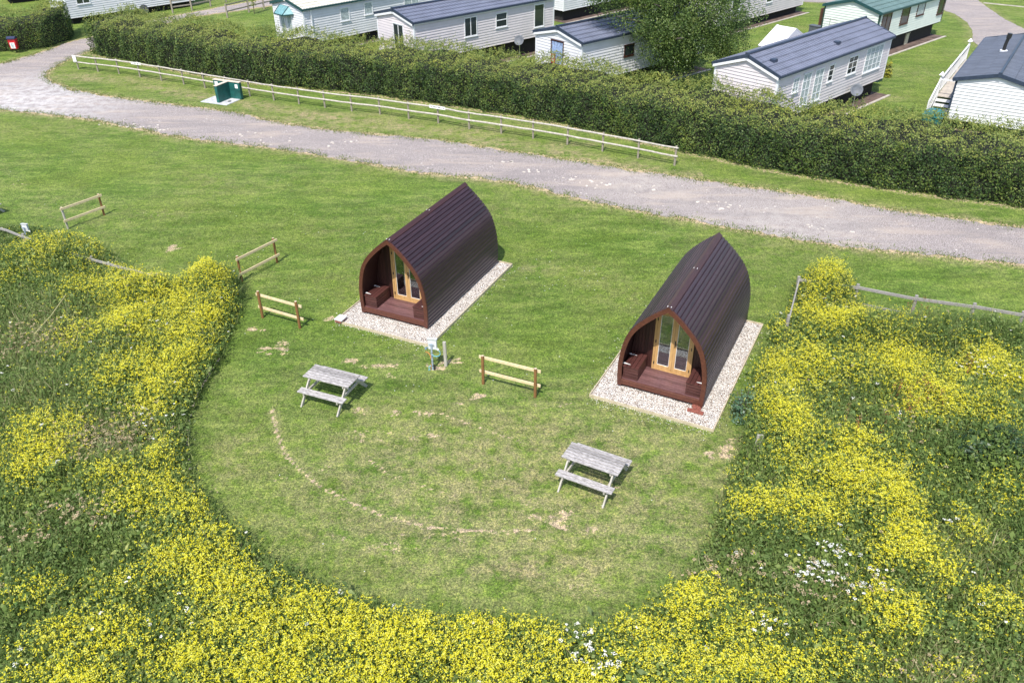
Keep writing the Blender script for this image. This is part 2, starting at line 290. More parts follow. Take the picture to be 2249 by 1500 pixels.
def dist_line(x, y, L):
    d = np.full(x.shape, 1e9)
    for (ax, ay), (bx, by) in zip(L[:-1], L[1:]):
        vx, vy = bx-ax, by-ay; t = np.clip(((x-ax)*vx+(y-ay)*vy)/(vx*vx+vy*vy+1e-9), 0, 1)
        d = np.minimum(d, np.hypot(x-ax-t*vx, y-ay-t*vy))
    return d
def lerp_line(L, xs):
    L = np.array(sorted(L)); return np.interp(xs, L[:, 0], L[:, 1])

# ------------------------------------------------------------------ ground
def ground_material():
    k = N('lawn'); v = k.coord(); vs = k.coord((.35, 1.0, 1), (0, 0, R(24)))
    big = k.noise(v, .22, 3); mid = k.noise(vs, 1.5, 5, .7); fine = k.noise(v, 17, 3, .7); blade = k.noise(v, 42, 2, .8)
    green = k.ramp(mid, [(.39, (.072, .132, .022)), (.5, (.108, .190, .035)), (.62, (.185, .262, .062))])
    green = k.mix(k.ramp(big, [(.4, (0, 0, 0)), (.65, (.45,)*3)]), green, (.185, .24, .048, 1))
    lush = k.math('MULTIPLY', k.attr('lush'), .5); green = k.mix(lush, green, (.075, .145, .022, 1))
    m2 = k.noise(v, 1.6, 6, .8)
    dryf = k.math('MULTIPLY', k.attr('dry'), k.math('SUBTRACT', k.math('MULTIPLY', m2, 5.5), 2.15, True), True)
    fine2 = k.noise(v, 24, 3, .75); straw = k.ramp(fine2, [(.38, (.22, .20, .10)), (.62, (.46, .385, .26))])
    c = k.mix(dryf, green, straw)
    m3 = k.noise(v, 7, 5, .8)
    baref = k.math('SUBTRACT', k.math('MULTIPLY', k.math('ADD', k.attr('bare'), k.math('MULTIPLY', k.math('SUBTRACT', m3, .5), 3.6)), 3.2), 1.7, True)
    baref = k.math('MULTIPLY', baref, k.math('MULTIPLY', k.attr('bare'), 3.0, True))
    soil = k.ramp(blade, [(.3, (.32, .24, .16)), (.7, (.62, .51, .38))])
    c = k.mix(baref, c, soil)
    sp = k.ramp(fine, [(.38, (.62,)*3), (.5, (1, 1, 1)), (.64, (1.55, 1.45, 1.25))]); c = k.mix(1, c, sp, 'MULTIPLY')
    sp2 = k.ramp(blade, [(.38, (.55,)*3), (.5, (1, 1, 1)), (.62, (1.55, 1.5, 1.4))]); c = k.mix(1, c, sp2, 'MULTIPLY')
    sp3 = k.ramp(k.noise(v, 5.5, 4, .7), [(.38, (.74,)*3), (.5, (1, 1, 1)), (.62, (1.28, 1.24, 1.1))]); c = k.mix(1, c, sp3, 'MULTIPLY')
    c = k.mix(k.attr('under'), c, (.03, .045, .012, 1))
    k.col(c); k.b.inputs['Roughness'].default_value = .9; k.b.inputs['Specular IOR Level'].default_value = .15
    h = k.math('ADD', k.math('MULTIPLY', blade, .5), fine); k.bump(h, .8, .05); return k.m

gx = np.concatenate([[-600, -200, -90], np.arange(-52, -11, .3), np.arange(-11, 9, .11), np.arange(9, 46, .3), [60, 120, 600]])
gy = np.concatenate([[-300, -40, 0], np.arange(6, 13, .25), np.arange(13, 24, .11), np.arange(24, 84, .25), [100, 200, 600, 1500]])
GX, GY = np.meshgrid(gx, gy); x, y = GX.ravel(), GY.ravel()
nx, ny = len(gx), len(gy)
MEADOW = [(-60, 36), (-30, 34)] + [tuple(p) for p in WD['meadow_edge']] + [(40, 22), (40, 2), (-60, 2)]
ROAD = [tuple(p) for p in WD['road']]; ROAD2 = [tuple(p) for p in WD['road2']]
dry = blobsum(x, y, WD['dry']); 
def shatter(B, seed=1):
    r = random.Random(seed); out = []
    for cx, cy, rx, ry, wt in B:
        ry = max(ry, rx*.35)
        for i in range(7):
            s = r.uniform(.25, .7); out.append([cx+r.gauss(0, .6)*rx, cy+r.gauss(0, .6)*ry, rx*s, ry*s*r.uniform(.7, 1.6), min(1, wt*r.uniform(.7, 1.25))])
    return out
BARE = shatter(WD['bare']); bare = blobsum(x, y, BARE, 1.3)
for i, T in enumerate(WD['tracks']):
    d = dist_line(x, y, T); bare = np.maximum(bare, (.74 if i == 0 else .66)*np.exp(-(d/(.07 if i == 0 else .05))**2)); dry = np.maximum(dry, .5*np.exp(-(d/.25)**2))
droad = dist_line(x, y, ROAD+ROAD[:1]); bare = np.maximum(bare, .8*np.exp(-(droad/.3)**2)); dry = np.maximum(dry, .75*np.exp(-(droad/.7)**2))
droad2 = dist_line(x, y, ROAD2+ROAD2[:1]); dry = np.maximum(dry, .5*np.exp(-(droad2/.7)**2))
HF = WD['hedge_front']; dh = dist_line(x, y, HF); bare = np.maximum(bare, .55*np.exp(-(dh/.35)**2))
bare = np.clip(bare*1.3, 0, 1)
yl = np.interp(x, [p[0] for p in WD['posts']], [p[1] for p in WD['posts']]); vg = np.exp(-(((yl-y)-1.5)/1.1)**2)*(x > -30)*(x < 9); dry = np.maximum(dry, 1.0*vg*np.clip(.75+.9*snoise(x, y, .6, 5), 0, 1))
near_circle = np.exp(-(((x-.5)/8)**2+((y-15.5)/4.5)**2)**1.5)
dry = np.maximum(dry, .62*near_circle); dry = np.maximum(dry, .15+.25*snoise(x, y, .5, 3))
lush = np.clip(.35+.5*snoise(x, y, .35, 1), 0, 1)*(1-.6*near_circle)
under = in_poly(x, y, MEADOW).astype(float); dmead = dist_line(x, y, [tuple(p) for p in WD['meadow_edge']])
lush = np.maximum(lush, .8*np.exp(-(dmead/.6)**2))
V = np.stack([x, y, np.zeros_like(x)], 1)
idx = np.arange(nx*ny).reshape(ny, nx)
F = np.stack([idx[:-1, :-1], idx[:-1, 1:], idx[1:, 1:], idx[1:, :-1]], -1).reshape(-1, 4)
me = bpy.data.meshes.new('ground'); me.vertices.add(len(V)); me.vertices.foreach_set('co', V.astype(np.float32).ravel())
me.loops.add(F.size); me.loops.foreach_set('vertex_index', F.astype(np.int32).ravel())
me.polygons.add(len(F)); me.polygons.foreach_set('loop_start', np.arange(0, F.size, 4, dtype=np.int32)); me.polygons.foreach_set('loop_total', np.full(len(F), 4, np.int32))
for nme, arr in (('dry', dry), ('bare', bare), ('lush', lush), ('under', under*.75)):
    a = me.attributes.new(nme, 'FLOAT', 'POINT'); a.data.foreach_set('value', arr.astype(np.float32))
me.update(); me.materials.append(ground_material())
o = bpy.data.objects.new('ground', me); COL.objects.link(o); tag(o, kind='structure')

def road_material():
    k = N('gravel_road'); v = k.coord(); vs = k.coord((.3, 1.5, 1), (0, 0, R(25)))
    streak = k.noise(vs, .9, 6, .7); fine = k.noise(v, 26, 3, .8); mid = k.noise(v, 2.2, 5, .7)
    base = k.ramp(fine, [(.36, (.11, .09, .086)), (.5, (.30, .258, .246)), (.66, (.64, .59, .57))])
    base = k.mix(k.ramp(k.noise(k.coord((.3, 1.3, 1), (0, 0, R(24))), .8, 5), [(.38, (.4,)*3), (.52, (0, 0, 0))]), base, (.20, .18, .18, 1))
    base = k.mix(k.ramp(mid, [(.35, (0, 0, 0)), (.7, (.4,)*3)]), base, (.25, .22, .225, 1))
    base = k.mix(k.ramp(streak, [(.5, (0, 0, 0)), (.62, (.6,)*3)]), base, (.44, .365, .31, 1))
    for px, py, rr, cc in ((-29, 48.5, 8, (.85, .84, .84, 1)), (11, 30.5, 5, (.50, .46, .42, 1)), (6, 35.3, 3, (.52, .47, .42, 1))):
        dn = k.n('ShaderNodeVectorMath', operation='DISTANCE'); k.l(v, dn.inputs[0]); dn.inputs[1].default_value = (px, py, 0)
        f_ = k.math('SUBTRACT', 1.1, k.math('DIVIDE', dn.outputs['Value'], rr), True); f_ = k.math('MULTIPLY', f_, k.ramp(mid, [(.4, (.1,)*3), (.6, (1, 1, 1))]), True)
        base = k.mix(k.math('MULTIPLY', f_, .95), base, k.mix(.5, base, cc))
    vo = k.n('ShaderNodeTexVoronoi'); vo.inputs['Scale'].default_value = 3.4; k.l(v, vo.inputs['Vector'])
    stone = k.ramp(vo.outputs['Distance'], [(.1, (1, 1, 1)), (.16, (0, 0, 0))])
    base = k.mix(k.math('MULTIPLY', stone, k.ramp(k.noise(v, .9, 2), [(.5, (0, 0, 0)), (.62, (1, 1, 1))])), base, (.68, .62, .57, 1))
    k.col(base); k.b.inputs['Roughness'].default_value = .9; k.bump(fine, .6, .03); return k.m
RM = road_material()
def ragged(name, poly, z, mat, amp=.24, step=.18, seed=0):
    P = []
    rs = random.Random(seed)
    for (ax, ay), (bx, by) in zip(poly, poly[1:]+poly[:1]):
        L = math.hypot(bx-ax, by-ay); n = max(1, int(L/step)); nxv, nyv = -(by-ay)/max(L, 1e-6), (bx-ax)/max(L, 1e-6)
        for i in range(n):
            t = i/n; px, py = ax+(bx-ax)*t, ay+(by-ay)*t
            j = (float(snoise(np.array([px]), np.array([py]), 2.2, seed, 3)[0])*amp*1.3 + rs.uniform(-1, 1)*amp*.35)
            P.append((px+nxv*j, py+nyv*j))
    mb = MB(); tri = tessellate_polygon([[Vector((p[0], p[1], 0)) for p in P]])
    mb.add([(p[0], p[1], z) for p in P], [tuple(t) for t in tri]); o = mb.build(name, mat)
    return tag(o, kind='structure')
ragged('track', ROAD, .008, RM, seed=1)
ragged('road', ROAD2, .010, RM, amp=.08, seed=2)

# ------------------------------------------------------------------ hedges
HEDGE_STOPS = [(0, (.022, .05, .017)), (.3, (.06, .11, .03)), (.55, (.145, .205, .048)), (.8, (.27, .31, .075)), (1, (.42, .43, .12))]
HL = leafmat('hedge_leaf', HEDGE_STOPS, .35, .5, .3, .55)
CORE = plain('hedge_core', (.016, .02, .010), .9, var=.3)
def hedge(front, thick, h0, h1, label, nrm, dens=260, sprigs=1100, name='hedge'):
    """front: polyline at the foot of the near face; nrm(unit) points to the back"""
    root = thing(name, label, 'hedge', (front[0][0], front[0][1], 0)); ox, oy = front[0]
    L = [0]
    for a, b in zip(front[:-1], front[1:]): L.append(L[-1]+math.hypot(b[0]-a[0], b[1]-a[1]))
    Lx = np.array([p[0] for p in front]); Ly = np.array([p[1] for p in front]); L = np.array(L); tot = L[-1]
    def at(s): return np.interp(s, L, Lx), np.interp(s, L, Ly)
    nx_, ny_ = nrm
    hf = lambda s: h0+.12*np.sin(s*.9)+.10*np.sin(s*2.3+1)
    hb = lambda s: h1+.14*np.sin(s*.7+2)+.12*np.sin(s*1.9)
    bulge = lambda s, z: .16*np.sin(s*2.1+z*1.3)+.12*np.sin(s*4.7-z*2.7+1)+.08*np.sin(s*9.1+z*5)
    # solid dark core added inside the leaves to stop the view through
    mb = MB(); ns = max(8, int(tot/.8)); rings = []
    for s in np.linspace(.3, tot-.3, ns):
        px, py = at(s); a = .38; b = thick-.38
        sec = [(a, 0), (a-.02, h0*.5), (a+.05, hf(s)-.45), (a+.35, hf(s)-.28), (b-.3, hb(s)-.35), (b, hb(s)-.6), (b, 0)]
        rings.append([(px+nx_*d-ox, py+ny_*d-oy, z) for d, z in sec])
    m = 7; Vv = [p for r in rings for p in r]; Ff = [(i*m+k, i*m+k+1, (i+1)*m+k+1, (i+1)*m+k) for i in range(ns-1) for k in range(m-1)]
    Ff += [tuple(range(m)), tuple(range((ns-1)*m, ns*m))[::-1]]; mb.add(Vv, Ff); mb.build('inner_core', CORE, root)
    P = []; Q = []; T = []; SZ = []
    # front and back faces
    for side, dn in ((0, dens), (1, dens*.35)):
        n = int(tot*h0*dn); s = RNG.uniform(0, tot, n); z = RNG.uniform(0, 1, n)**.92
        hh = (hf if side == 0 else hb)(s); zz = z*hh; px, py = at(s)
        dpt = RNG.exponential(.10, n)-.1+bulge(s, zz)*.8 + .35*np.clip((z-.82)/.18, 0, 1)**2 + .12*(z < .12)
        d = dpt if side == 0 else thick-dpt
        P.append(np.stack([px+nx_*d, py+ny_*d, zz], 1)); sg = -1 if side == 0 else 1
        Q.append(np.tile([nx_*sg, ny_*sg, .5], (n, 1)))
        patch = snoise(s, zz*1.3, .9, 2+side, 3); br = snoise(s, zz, 3.3, 5, 2)
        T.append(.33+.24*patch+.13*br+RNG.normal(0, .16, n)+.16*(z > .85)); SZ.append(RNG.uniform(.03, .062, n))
    # top
    n = int(tot*thick*dens*.85); s = RNG.uniform(0, tot, n); u = RNG.uniform(0, 1, n); px, py = at(s)
    z = hf(s)*(1-u)+hb(s)*u+bulge(s, u*thick)*.8-RNG.exponential(.1, n)-.25*np.clip((.1-u)/.1, 0, 1)**2-.35*np.clip((u-.9)/.1, 0, 1)**2+.1
    P.append(np.stack([px+nx_*u*thick, py+ny_*u*thick, z], 1)); Q.append(np.tile([0, -.2, 1.], (n, 1)))
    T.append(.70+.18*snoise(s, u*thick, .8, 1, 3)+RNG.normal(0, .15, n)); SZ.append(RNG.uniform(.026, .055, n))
    # ends
    for se, sg in ((0, -1), (tot, 1)):
        n = int(thick*h0*dens); u = RNG.uniform(0, thick, n); zz = RNG.uniform(0, 1, n)*(h0+(h1-h0)*u/thick); px, py = at(se)
        tx, ty = ny_*1.0, -nx_*1.0
        e = RNG.exponential(.1, n)-.12+.1*np.sin(u*3+zz*2)-.0
        P.append(np.stack([px+nx_*u-sg*tx*e, py+ny_*u-sg*ty*e, zz], 1)); Q.append(np.tile([sg*tx, sg*ty, .4], (n, 1)))
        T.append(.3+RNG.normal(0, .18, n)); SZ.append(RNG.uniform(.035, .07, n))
    # sprigs of new growth standing up from the top, most along the back
    n = sprigs; s = RNG.uniform(0, tot, n); u = np.clip(1-RNG.exponential(.28, n), .05, .97); hgt = RNG.uniform(.12, .42, n)*np.where(RNG.random(n) < .12, 1.9, 1); px, py = at(s)
    per = 14; tt = RNG.uniform(0, 1, (n, per)); lean = RNG.normal(0, .12, (n, 2))
    bx = px+nx_*u*thick; by = py+ny_*u*thick; bz = hf(s)*(1-u)+hb(s)*u
    sp = np.stack([bx[:, None]+lean[:, :1]*tt+RNG.normal(0, .035, (n, per)), by[:, None]+lean[:, 1:]*tt+RNG.normal(0, .035, (n, per)), bz[:, None]+tt*hgt[:, None]], -1).reshape(-1, 3)
    P.append(sp); Q.append(np.tile([0, -.6, .6], (len(sp), 1))); T.append(np.repeat(RNG.normal(.68, .15, n), per)+RNG.normal(0, .08, n*per)); SZ.append(np.full(len(sp), .032))
    P = np.concatenate(P); Q = np.concatenate(Q); T = np.concatenate(T); SZ = np.concatenate(SZ)
    P[:, 0] -= ox; P[:, 1] -= oy; P[:, 2] = np.maximum(P[:, 2], .03)
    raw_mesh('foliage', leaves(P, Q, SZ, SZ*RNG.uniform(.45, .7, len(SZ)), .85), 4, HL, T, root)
    return root
HFR = [tuple(p) for p in WD['hedge_front']]
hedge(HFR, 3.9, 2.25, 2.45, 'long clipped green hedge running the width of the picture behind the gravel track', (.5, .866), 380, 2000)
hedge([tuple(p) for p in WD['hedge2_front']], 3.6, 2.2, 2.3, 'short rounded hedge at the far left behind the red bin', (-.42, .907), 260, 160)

# ------------------------------------------------------------------ big tree
def tree(loc, label):
    root = thing('tree', label, 'tree', loc)
    bark = wood('bark', (.05, .04, .03), (.14, .12, .10), .9, (6, 6, 1), .8)
    mb = MB(); mb.tube([(0, 0, 0), (.05, 0, 1.4), (-.05, .1, 2.8), (0, .1, 4.6), (.1, 0, 7.6)], [.34, .27, .22, .16, .05], 10)
    limbs = []
    for i in range(17):
        a = i*2.4; z0 = 1.9+.32*i; r = 3.7-.12*i
        e = (math.cos(a)*r, math.sin(a)*r*.9, z0+1.3); m_ = (math.cos(a)*r*.5, math.sin(a)*r*.45, z0+.9)
        mb.tube([(0, .05, z0), m_, e], [.12, .07, .02], 6); limbs.append((m_, e))
    mb.build('trunk', bark, root, smooth=True)
    lobes = [(0, .3, 5.6, 3.2, 2.9, 3.1), (-2.6, .4, 6.0, 2.0, 1.8, 1.7), (3.0, 0, 4.9, 2.2, 2.0, 2.4), (.2, -.6, 3.6, 2.0, 1.8, 1.9), (3.5, -.2, 3.0, 1.1, 1.2, 1.7), (1.0, -.3, 2.9, 1.5, 1.3, 1.4), (-.9, -.4, 4.9, 1.6, 1.5, 1.5), (.6, 0, 8.0, 2.3, 2.2, 1.8), (-3.9, .2, 5.9, 1.25, 1.1, 1.0), (1.4, -.9, 4.3, 1.7, 1.5, 2.0), (.4, -.3, 2.6, 1.3, 1.3, 1.1)]
    P = []; Q = []; T = []
    for li, (cx, cy, cz, rx, ry, rz) in enumerate(lobes):
        nc = int(40*rx*rz)                     # hanging sprays
        d = rand_dirs(nc); rad = (RNG.uniform(.35, 1.12, nc)*(1+.22*RNG.normal(0, 1, nc)*(RNG.random(nc) < .3)))[:, None]; c = np.array([cx, cy, cz])+d*np.array([rx, ry, rz])*rad
        per = 60; k = RNG.normal(0, 1, (nc, per, 3))*np.array([.21, .21, .24]); k[..., 2] -= np.abs(RNG.normal(0, .2, (nc, per)))
        k[..., 2] -= .25*(np.linalg.norm(k[..., :2], axis=-1))
        pts = (c[:, None]+k).reshape(-1, 3); P.append(pts)
        Q.append(np.repeat(d*.6+np.array([0, -.2, .5]), per, 0)); T.append(np.repeat(RNG.normal(.45, .13, nc), per)+RNG.normal(0, .15, nc*per))
    P = np.concatenate(P); Q = np.concatenate(Q); T = np.concatenate(T); n = len(P)
    keep = P[:, 2] > 1.25; P, Q, T = P[keep], Q[keep], T[keep]; n = len(P)
    sz = RNG.uniform(.035, .07, n)
    lm = leafmat('tree_leaf', [(0, (.025, .055, .018)), (.4, (.105, .175, .045)), (.75, (.22, .30, .085)), (1, (.33, .39, .13))], .42, .42, .4, .6)
    raw_mesh('crown', leaves(P, Q, sz, sz*.5, .9), 4, lm, T, root); return root
tree((9.2, 49.9, 0), 'large drooping broadleaf tree standing between the static caravans behind the hedge')
sap = thing('sapling', 'thin young sapling by the far wooden fence at the top left', 'tree', (WD['sapling'][0][0], WD['sapling'][0][1], 0))
mb = MB(); mb.tube([(0, 0, 0), (.03, 0, 1.4), (0, 0, 2.6)], [.03, .025, .01], 6); mb.build('trunk', MATS['bark'], sap)
n = 700; z = RNG.uniform(.6, 3.2, n); P = np.stack([RNG.normal(0, .13, n), RNG.normal(0, .13, n), z], 1)
raw_mesh('crown', leaves(P, rand_dirs(n)+[0, 0, .5], .05, .03), 4, leafmat('sapling_leaf', [(0, (.12, .17, .03)), (1, (.32, .36, .08))], .3), RNG.random(n), sap)

# ------------------------------------------------------------------ wildflower meadow
def meadow():
    poly = MEADOW
    area = (-21.5, 22.5, 8.6, 37); ar = (area[1]-area[0])*(area[3]-area[2])
    def cand(dens, jit=0):
        n = int(ar*dens); X = RNG.uniform(area[0], area[1], n); Y = RNG.uniform(area[2], area[3], n)
        # inside the picture's wedge with a margin, and inside the meadow (soft edge)
        k = (np.abs(X) < Y*.66+3.5); X, Y = X[k], Y[k]
        k = in_poly(X+RNG.normal(0, .12, len(X)), Y+RNG.normal(0, .12, len(Y)), poly); return X[k], Y[k]
    edge = [tuple(p) for p in WD['meadow_edge']]
    def field(X, Y):
        ye = blobsum(X, Y, WD['yellow'], 1.3); ro = blobsum(X, Y, WD['rough']); dk = blobsum(X, Y, WD['dark'])
        br = blobsum(X, Y, WD['brown']); de = dist_line(X, Y, edge)
        ta = blobsum(X, Y, WD['tall'], 2); h = .55+.8*ta+.22*snoise(X, Y, 1.1, 4)+.10*snoise(X, Y, 4, 8)+.20*ye-.12*ro+.5*dk
        h *= .62+.38*np.clip(de/.7, 0, 1); return np.maximum(h, .15), ye, ro, dk, br, de
    # --- broad leaves
    X, Y = cand(760); h, ye, ro, dk, br, de = field(X, Y)
    k = RNG.random(len(X)) < (1-.5*ro)*(.85+.3*dk); X, Y, h, ye, ro, dk, br = [q[k] for q in (X, Y, h, ye, ro, dk, br)]
    n = len(X); z = h*(1-RNG.random(n)**3*.95); kk = snoise(X, Y, 2.0, 6, 3)
    sz = RNG.uniform(.018, .05, n)*(1+.35*dk)*np.where(RNG.random(n) < .05, 2.3, 1)
    tint = .50+.2*kk+RNG.normal(0, .15, n)-.18*dk+.07*ye-.05*br
    st = [(0, (.045, .085, .03)), (.3, (.11, .18, .045)), (.55, (.19, .275, .07)), (.8, (.30, .37, .115)), (1, (.44, .48, .21))]
    lm = leafmat('meadow_leaf', st, .42, .5, .35, .9)
    Q = np.stack([RNG.normal(0, .4, n), RNG.normal(-.15, .4, n), np.ones(n)], 1)
    o = raw_mesh('weeds', leaves(np.stack([X, Y, z], 1), Q, sz, sz*RNG.uniform(.35, .7, n), .8), 4, lm, tint)
    tag(o, 'tangled green weeds and leaves filling the unmown ground round the lawn', 'weeds', kind='stuff')
    # --- grass blades
    X, Y = cand(720); h, ye, ro, dk, br, de = field(X, Y); k = RNG.random(len(X)) < np.clip(.62+.5*ro+.35*snoise(X, Y, .8, 9)-.4*dk, .1, 1)
    X, Y, h, ro, br = X[k], Y[k], h[k], ro[k], br[k]; n = len(X)
    gm = leafmat('meadow_grass', [(0, (.07, .13, .035)), (.45, (.16, .24, .06)), (.7, (.30, .33, .13)), (1, (.55, .46, .29))], .3, .6, .3)
    o = raw_mesh('long_grass', blades(np.stack([X, Y, h*RNG.uniform(.2, .75, n)], 1), h*RNG.uniform(.45, .85, n)*.8, RNG.uniform(.007, .014, n), .55), 3, gm, .38+.2*ro+.25*br+RNG.normal(0, .18, n)+.1*snoise(X, Y, 1, 3))
    tag(o, 'long rough grass blades leaning among the weeds', 'grass', kind='stuff')
    # --- yellow flowers
    X, Y = cand(760); h, ye, ro, dk, br, de = field(X, Y); cl = np.clip(.78+1.25*snoise(X, Y, 2.2, 2, 3), .05, 1.5)
    k = RNG.random(len(X)) < (np.clip(ye**1.35*1.2, 0, 1)+.012)*cl*np.clip(.35+de, 0, 1); X, Y, h, ye = X[k], Y[k], h[k], ye[k]; n = len(X)
    top = h+RNG.uniform(-.12, .22, n)+.3*(RNG.random(n) < .12)*RNG.random(n); C = np.stack([X, Y, top], 1)
    per = 4; off = RNG.normal(0, 1, (n, per, 3))*np.array([.019, .019, .016]); PP = (C[:, None]+off).reshape(-1, 3)
    fm = leafmat('yellow_petal', [(0, (.74, .64, .02)), (.5, (.88, .84, .05)), (1, (.95, .93, .25))], .5, .6, .2)
    o = raw_mesh('yellow_wildflowers', leaves(PP, np.tile([0, -.15, 1.], (len(PP), 1)), np.repeat(RNG.uniform(.6, 1.45, n), 4)*RNG.uniform(.011, .019, len(PP)), np.repeat(RNG.uniform(.6, 1.3, n), 4)*RNG.uniform(.010, .015, len(PP)), .6), 4, fm, RNG.random(len(PP)))
    tag(o, 'dense yellow wildflowers crowding round the edge of the lawn', 'wildflowers', kind='stuff')
    # --- stems under the flowers
    k = RNG.random(n) < .6; n2 = int(k.sum()); base = C[k]-np.array([0, 0, 1])*RNG.uniform(.2, .4, n2)[:, None]
    sm = leafmat('flower_stem', [(0, (.08, .13, .03)), (1, (.18, .24, .07))], .2)
    tipo = C[k]; a = RNG.uniform(0, 6.28, n2); sd = np.stack([np.cos(a), np.sin(a), 0*a], 1)*.005
    base = base+RNG.normal(0, .04, (n2, 3))*[1, 1, 0]
    o = raw_mesh('flower_stems', np.stack([base-sd, base+sd, tipo], 1).reshape(-1, 3), 3, sm, RNG.random(n2))
    tag(o, 'thin green stems carrying the yellow wildflowers', 'stems', kind='stuff')
    # --- umbels
    for nme, key, dens, lab, stops, r in (('white_umbels', 'white', 90, 'flat white flower heads scattered among the weeds', [(0, (.7, .7, .64)), (1, (.92, .92, .9))], .05),
                                ('brown_seed_heads', 'brown', 60, 'dried tan seed heads standing among the weeds', [(0, (.34, .25, .14)), (1, (.62, .5, .34))], .06)):
        X, Y = cand(dens); h, ye, ro, dk, br, de = field(X, Y); wv = blobsum(X, Y, WD[key], 1.4)
        k = RNG.random(len(X)) < wv*wv+.003; X, Y, h = X[k], Y[k], h[k]; n = len(X); C = np.stack([X, Y, h+RNG.uniform(.0, .18, n)], 1)
        per = 16; a = RNG.uniform(0, 6.28, (n, per)); rr = r*np.sqrt(RNG.random((n, per)))*RNG.uniform(.5, 1.25, (n, 1)); tl = RNG.normal(0, .25, (n, 2, 1))
        dx, dy = rr*np.cos(a), rr*np.sin(a); off = np.stack([dx, dy, tl[:, 0]*dx+tl[:, 1]*dy-rr*.1], -1)
        PP = (C[:, None]+off).reshape(-1, 3); sz = RNG.uniform(.008, .016, len(PP))
        o = raw_mesh(nme, leaves(PP, np.tile([0, -.1, 1.], (len(PP), 1)), sz, sz*.8, .35), 4, leafmat(nme+'_m', stops, .2, .7, .1), RNG.random(len(PP)))
        tag(o, lab, 'flower heads', kind='stuff')
meadow()
DK = [(p[0], p[1]) for p in WD['dock'] for _ in range(5)]; n = len(DK)*26
C0 = np.repeat(np.array(DK)+RNG.normal(0, .22, (len(DK), 2)), 26, 0); z = RNG.uniform(.45, 1.2, n); P = np.stack([C0[:, 0]+RNG.normal(0, .025, n), C0[:, 1]+RNG.normal(0, .025, n), z], 1)
o = raw_mesh('dock_spikes', leaves(P, rand_dirs(n), .022, .014), 4, leafmat('dock_seed', [(0, (.16, .05, .02)), (1, (.34, .14, .06))], .2), RNG.random(n)); tag(o, 'rusty brown dock seed spikes standing among the weeds on the right', 'dock', kind='stuff')

# --- shrubs that stand out of the meadow
def shrub(loc, rx, ry, h, label, leaf=.05, stops=None, name='bush', n=3800, tn=.4):
    root = thing(name, label, 'bush', loc)
    mb = MB()
    for i in range(7):
        a = i*.9; mb.tube([(0, 0, 0), (math.cos(a)*rx*.3, math.sin(a)*ry*.3, h*.45), (math.cos(a)*rx*.6, math.sin(a)*ry*.6, h*.85)], [.03, .02, .008], 5)
    mb.build('stems', MATS['bark'], root)
    d = rand_dirs(n); d[:, 2] = np.abs(d[:, 2]); rad = RNG.uniform(.55, 1.03, n)*(1+.16*np.sin(d[:, 0]*7)+.14*np.sin(d[:, 1]*9+d[:, 2]*5))
    P = d*np.array([rx, ry, h])*rad[:, None]; P[:, 2] = np.maximum(P[:, 2], .05)
    sz = RNG.uniform(.6, 1.2, n)*leaf
    raw_mesh('foliage', leaves(P, d+[0, 0, .4], sz, sz*.6, .7), 4, leafmat(name+'_leaf', stops or [(0, (.014, .035, .016)), (.5, (.04, .085, .03)), (1, (.11, .17, .06))], .25, .42, .5), RNG.normal(tn, .2, n), root)
    return root
shrub((WD['dark'][0][0], WD['dark'][0][1], 0), 1.15, .8, 1.15, 'dark bramble bush in the weeds at the right edge of the picture')
shrub((WD['dark'][1][0], WD['dark'][1][1], 0), .38, .5, .95, 'leafy blue-green thistle patch beside the gravel of the right pod', .05, [(0, (.05, .11, .06)), (.5, (.11, .2, .11)), (1, (.28, .38, .24))], 'thistle', 420)

# ------------------------------------------------------------------ camping pods
POD_HALF = [(1.262, .10), (1.285, .6), (1.27, 1.02), (1.20, 1.47), (1.07, 1.88), (.86, 2.22), (.575, 2.53), (.29, 2.79), (0, 3.01)]
def smooth_profile(P, n):
    P = [np.array(p, float) for p in P]; P = [2*P[0]-P[1]]+P+[2*P[-1]-P[-2]]; out = []
    for i in range(1, len(P)-2):
        for t in np.linspace(0, 1, 12, endpoint=False):
            a, b, c, d = P[i-1:i+3]; out.append(.5*((2*b)+(-a+c)*t+(2*a-5*b+4*c-d)*t*t+(-a+3*b-3*c+d)*t**3))
    out.append(P[-2]); out = np.array(out); L = np.concatenate([[0], np.cumsum(np.hypot(*np.diff(out, axis=0).T))])
    s = np.linspace(0, L[-1], n); return np.stack([np.interp(s, L, out[:, 0]), np.interp(s, L, out[:, 1])], 1)
def offset_in(P, d):
    T = np.gradient(P, axis=0); T /= np.hypot(T[:, 0], T[:, 1])[:, None]; Nn = np.stack([T[:, 1], -T[:, 0]], 1)   # outward
    return P-Nn*d
def arch_x(z, P):  # half width of the arch at height z
    return float(np.interp(z, P[:, 1], P[:, 0]))
W_SHELL = wood('stained_cladding', (.024, .012, .016), (.066, .036, .046), .36, (14, .6, 14), .35, .45, 3, .5)
W_RED = wood('stained_red_timber', (.07, .022, .014), (.13, .043, .025), .5, (5, 5, 5), .2, .25, 3)
W_DECK = wood('stained_deck', (.10, .045, .045), (.22, .115, .12), .42, (1.2, 14, 10), .3, .35, 3)
W_BENCH = wood('stained_bench', (.045, .015, .014), (.11, .04, .035), .5, (1.2, 14, 10), .3, .35, 3)
W_DARK = wood('stained_inner_boards', (.028, .009, .008), (.06, .02, .016), .5, (10, 10, 1), .2, .4, 3)
W_OAK = wood('light_oak', (.42, .24, .09), (.62, .39, .17), .45, (8, 8, 1.2), .15, .15, 3)
M_STEEL = plain('galvanised_steel', (.72, .73, .75, 1), .3, .9)
M_BLACK = plain('black_metal', (.02, .02, .022, 1), .4)
M_WHITE = plain('white_plastic', (.8, .8, .8, 1), .45, var=.05)
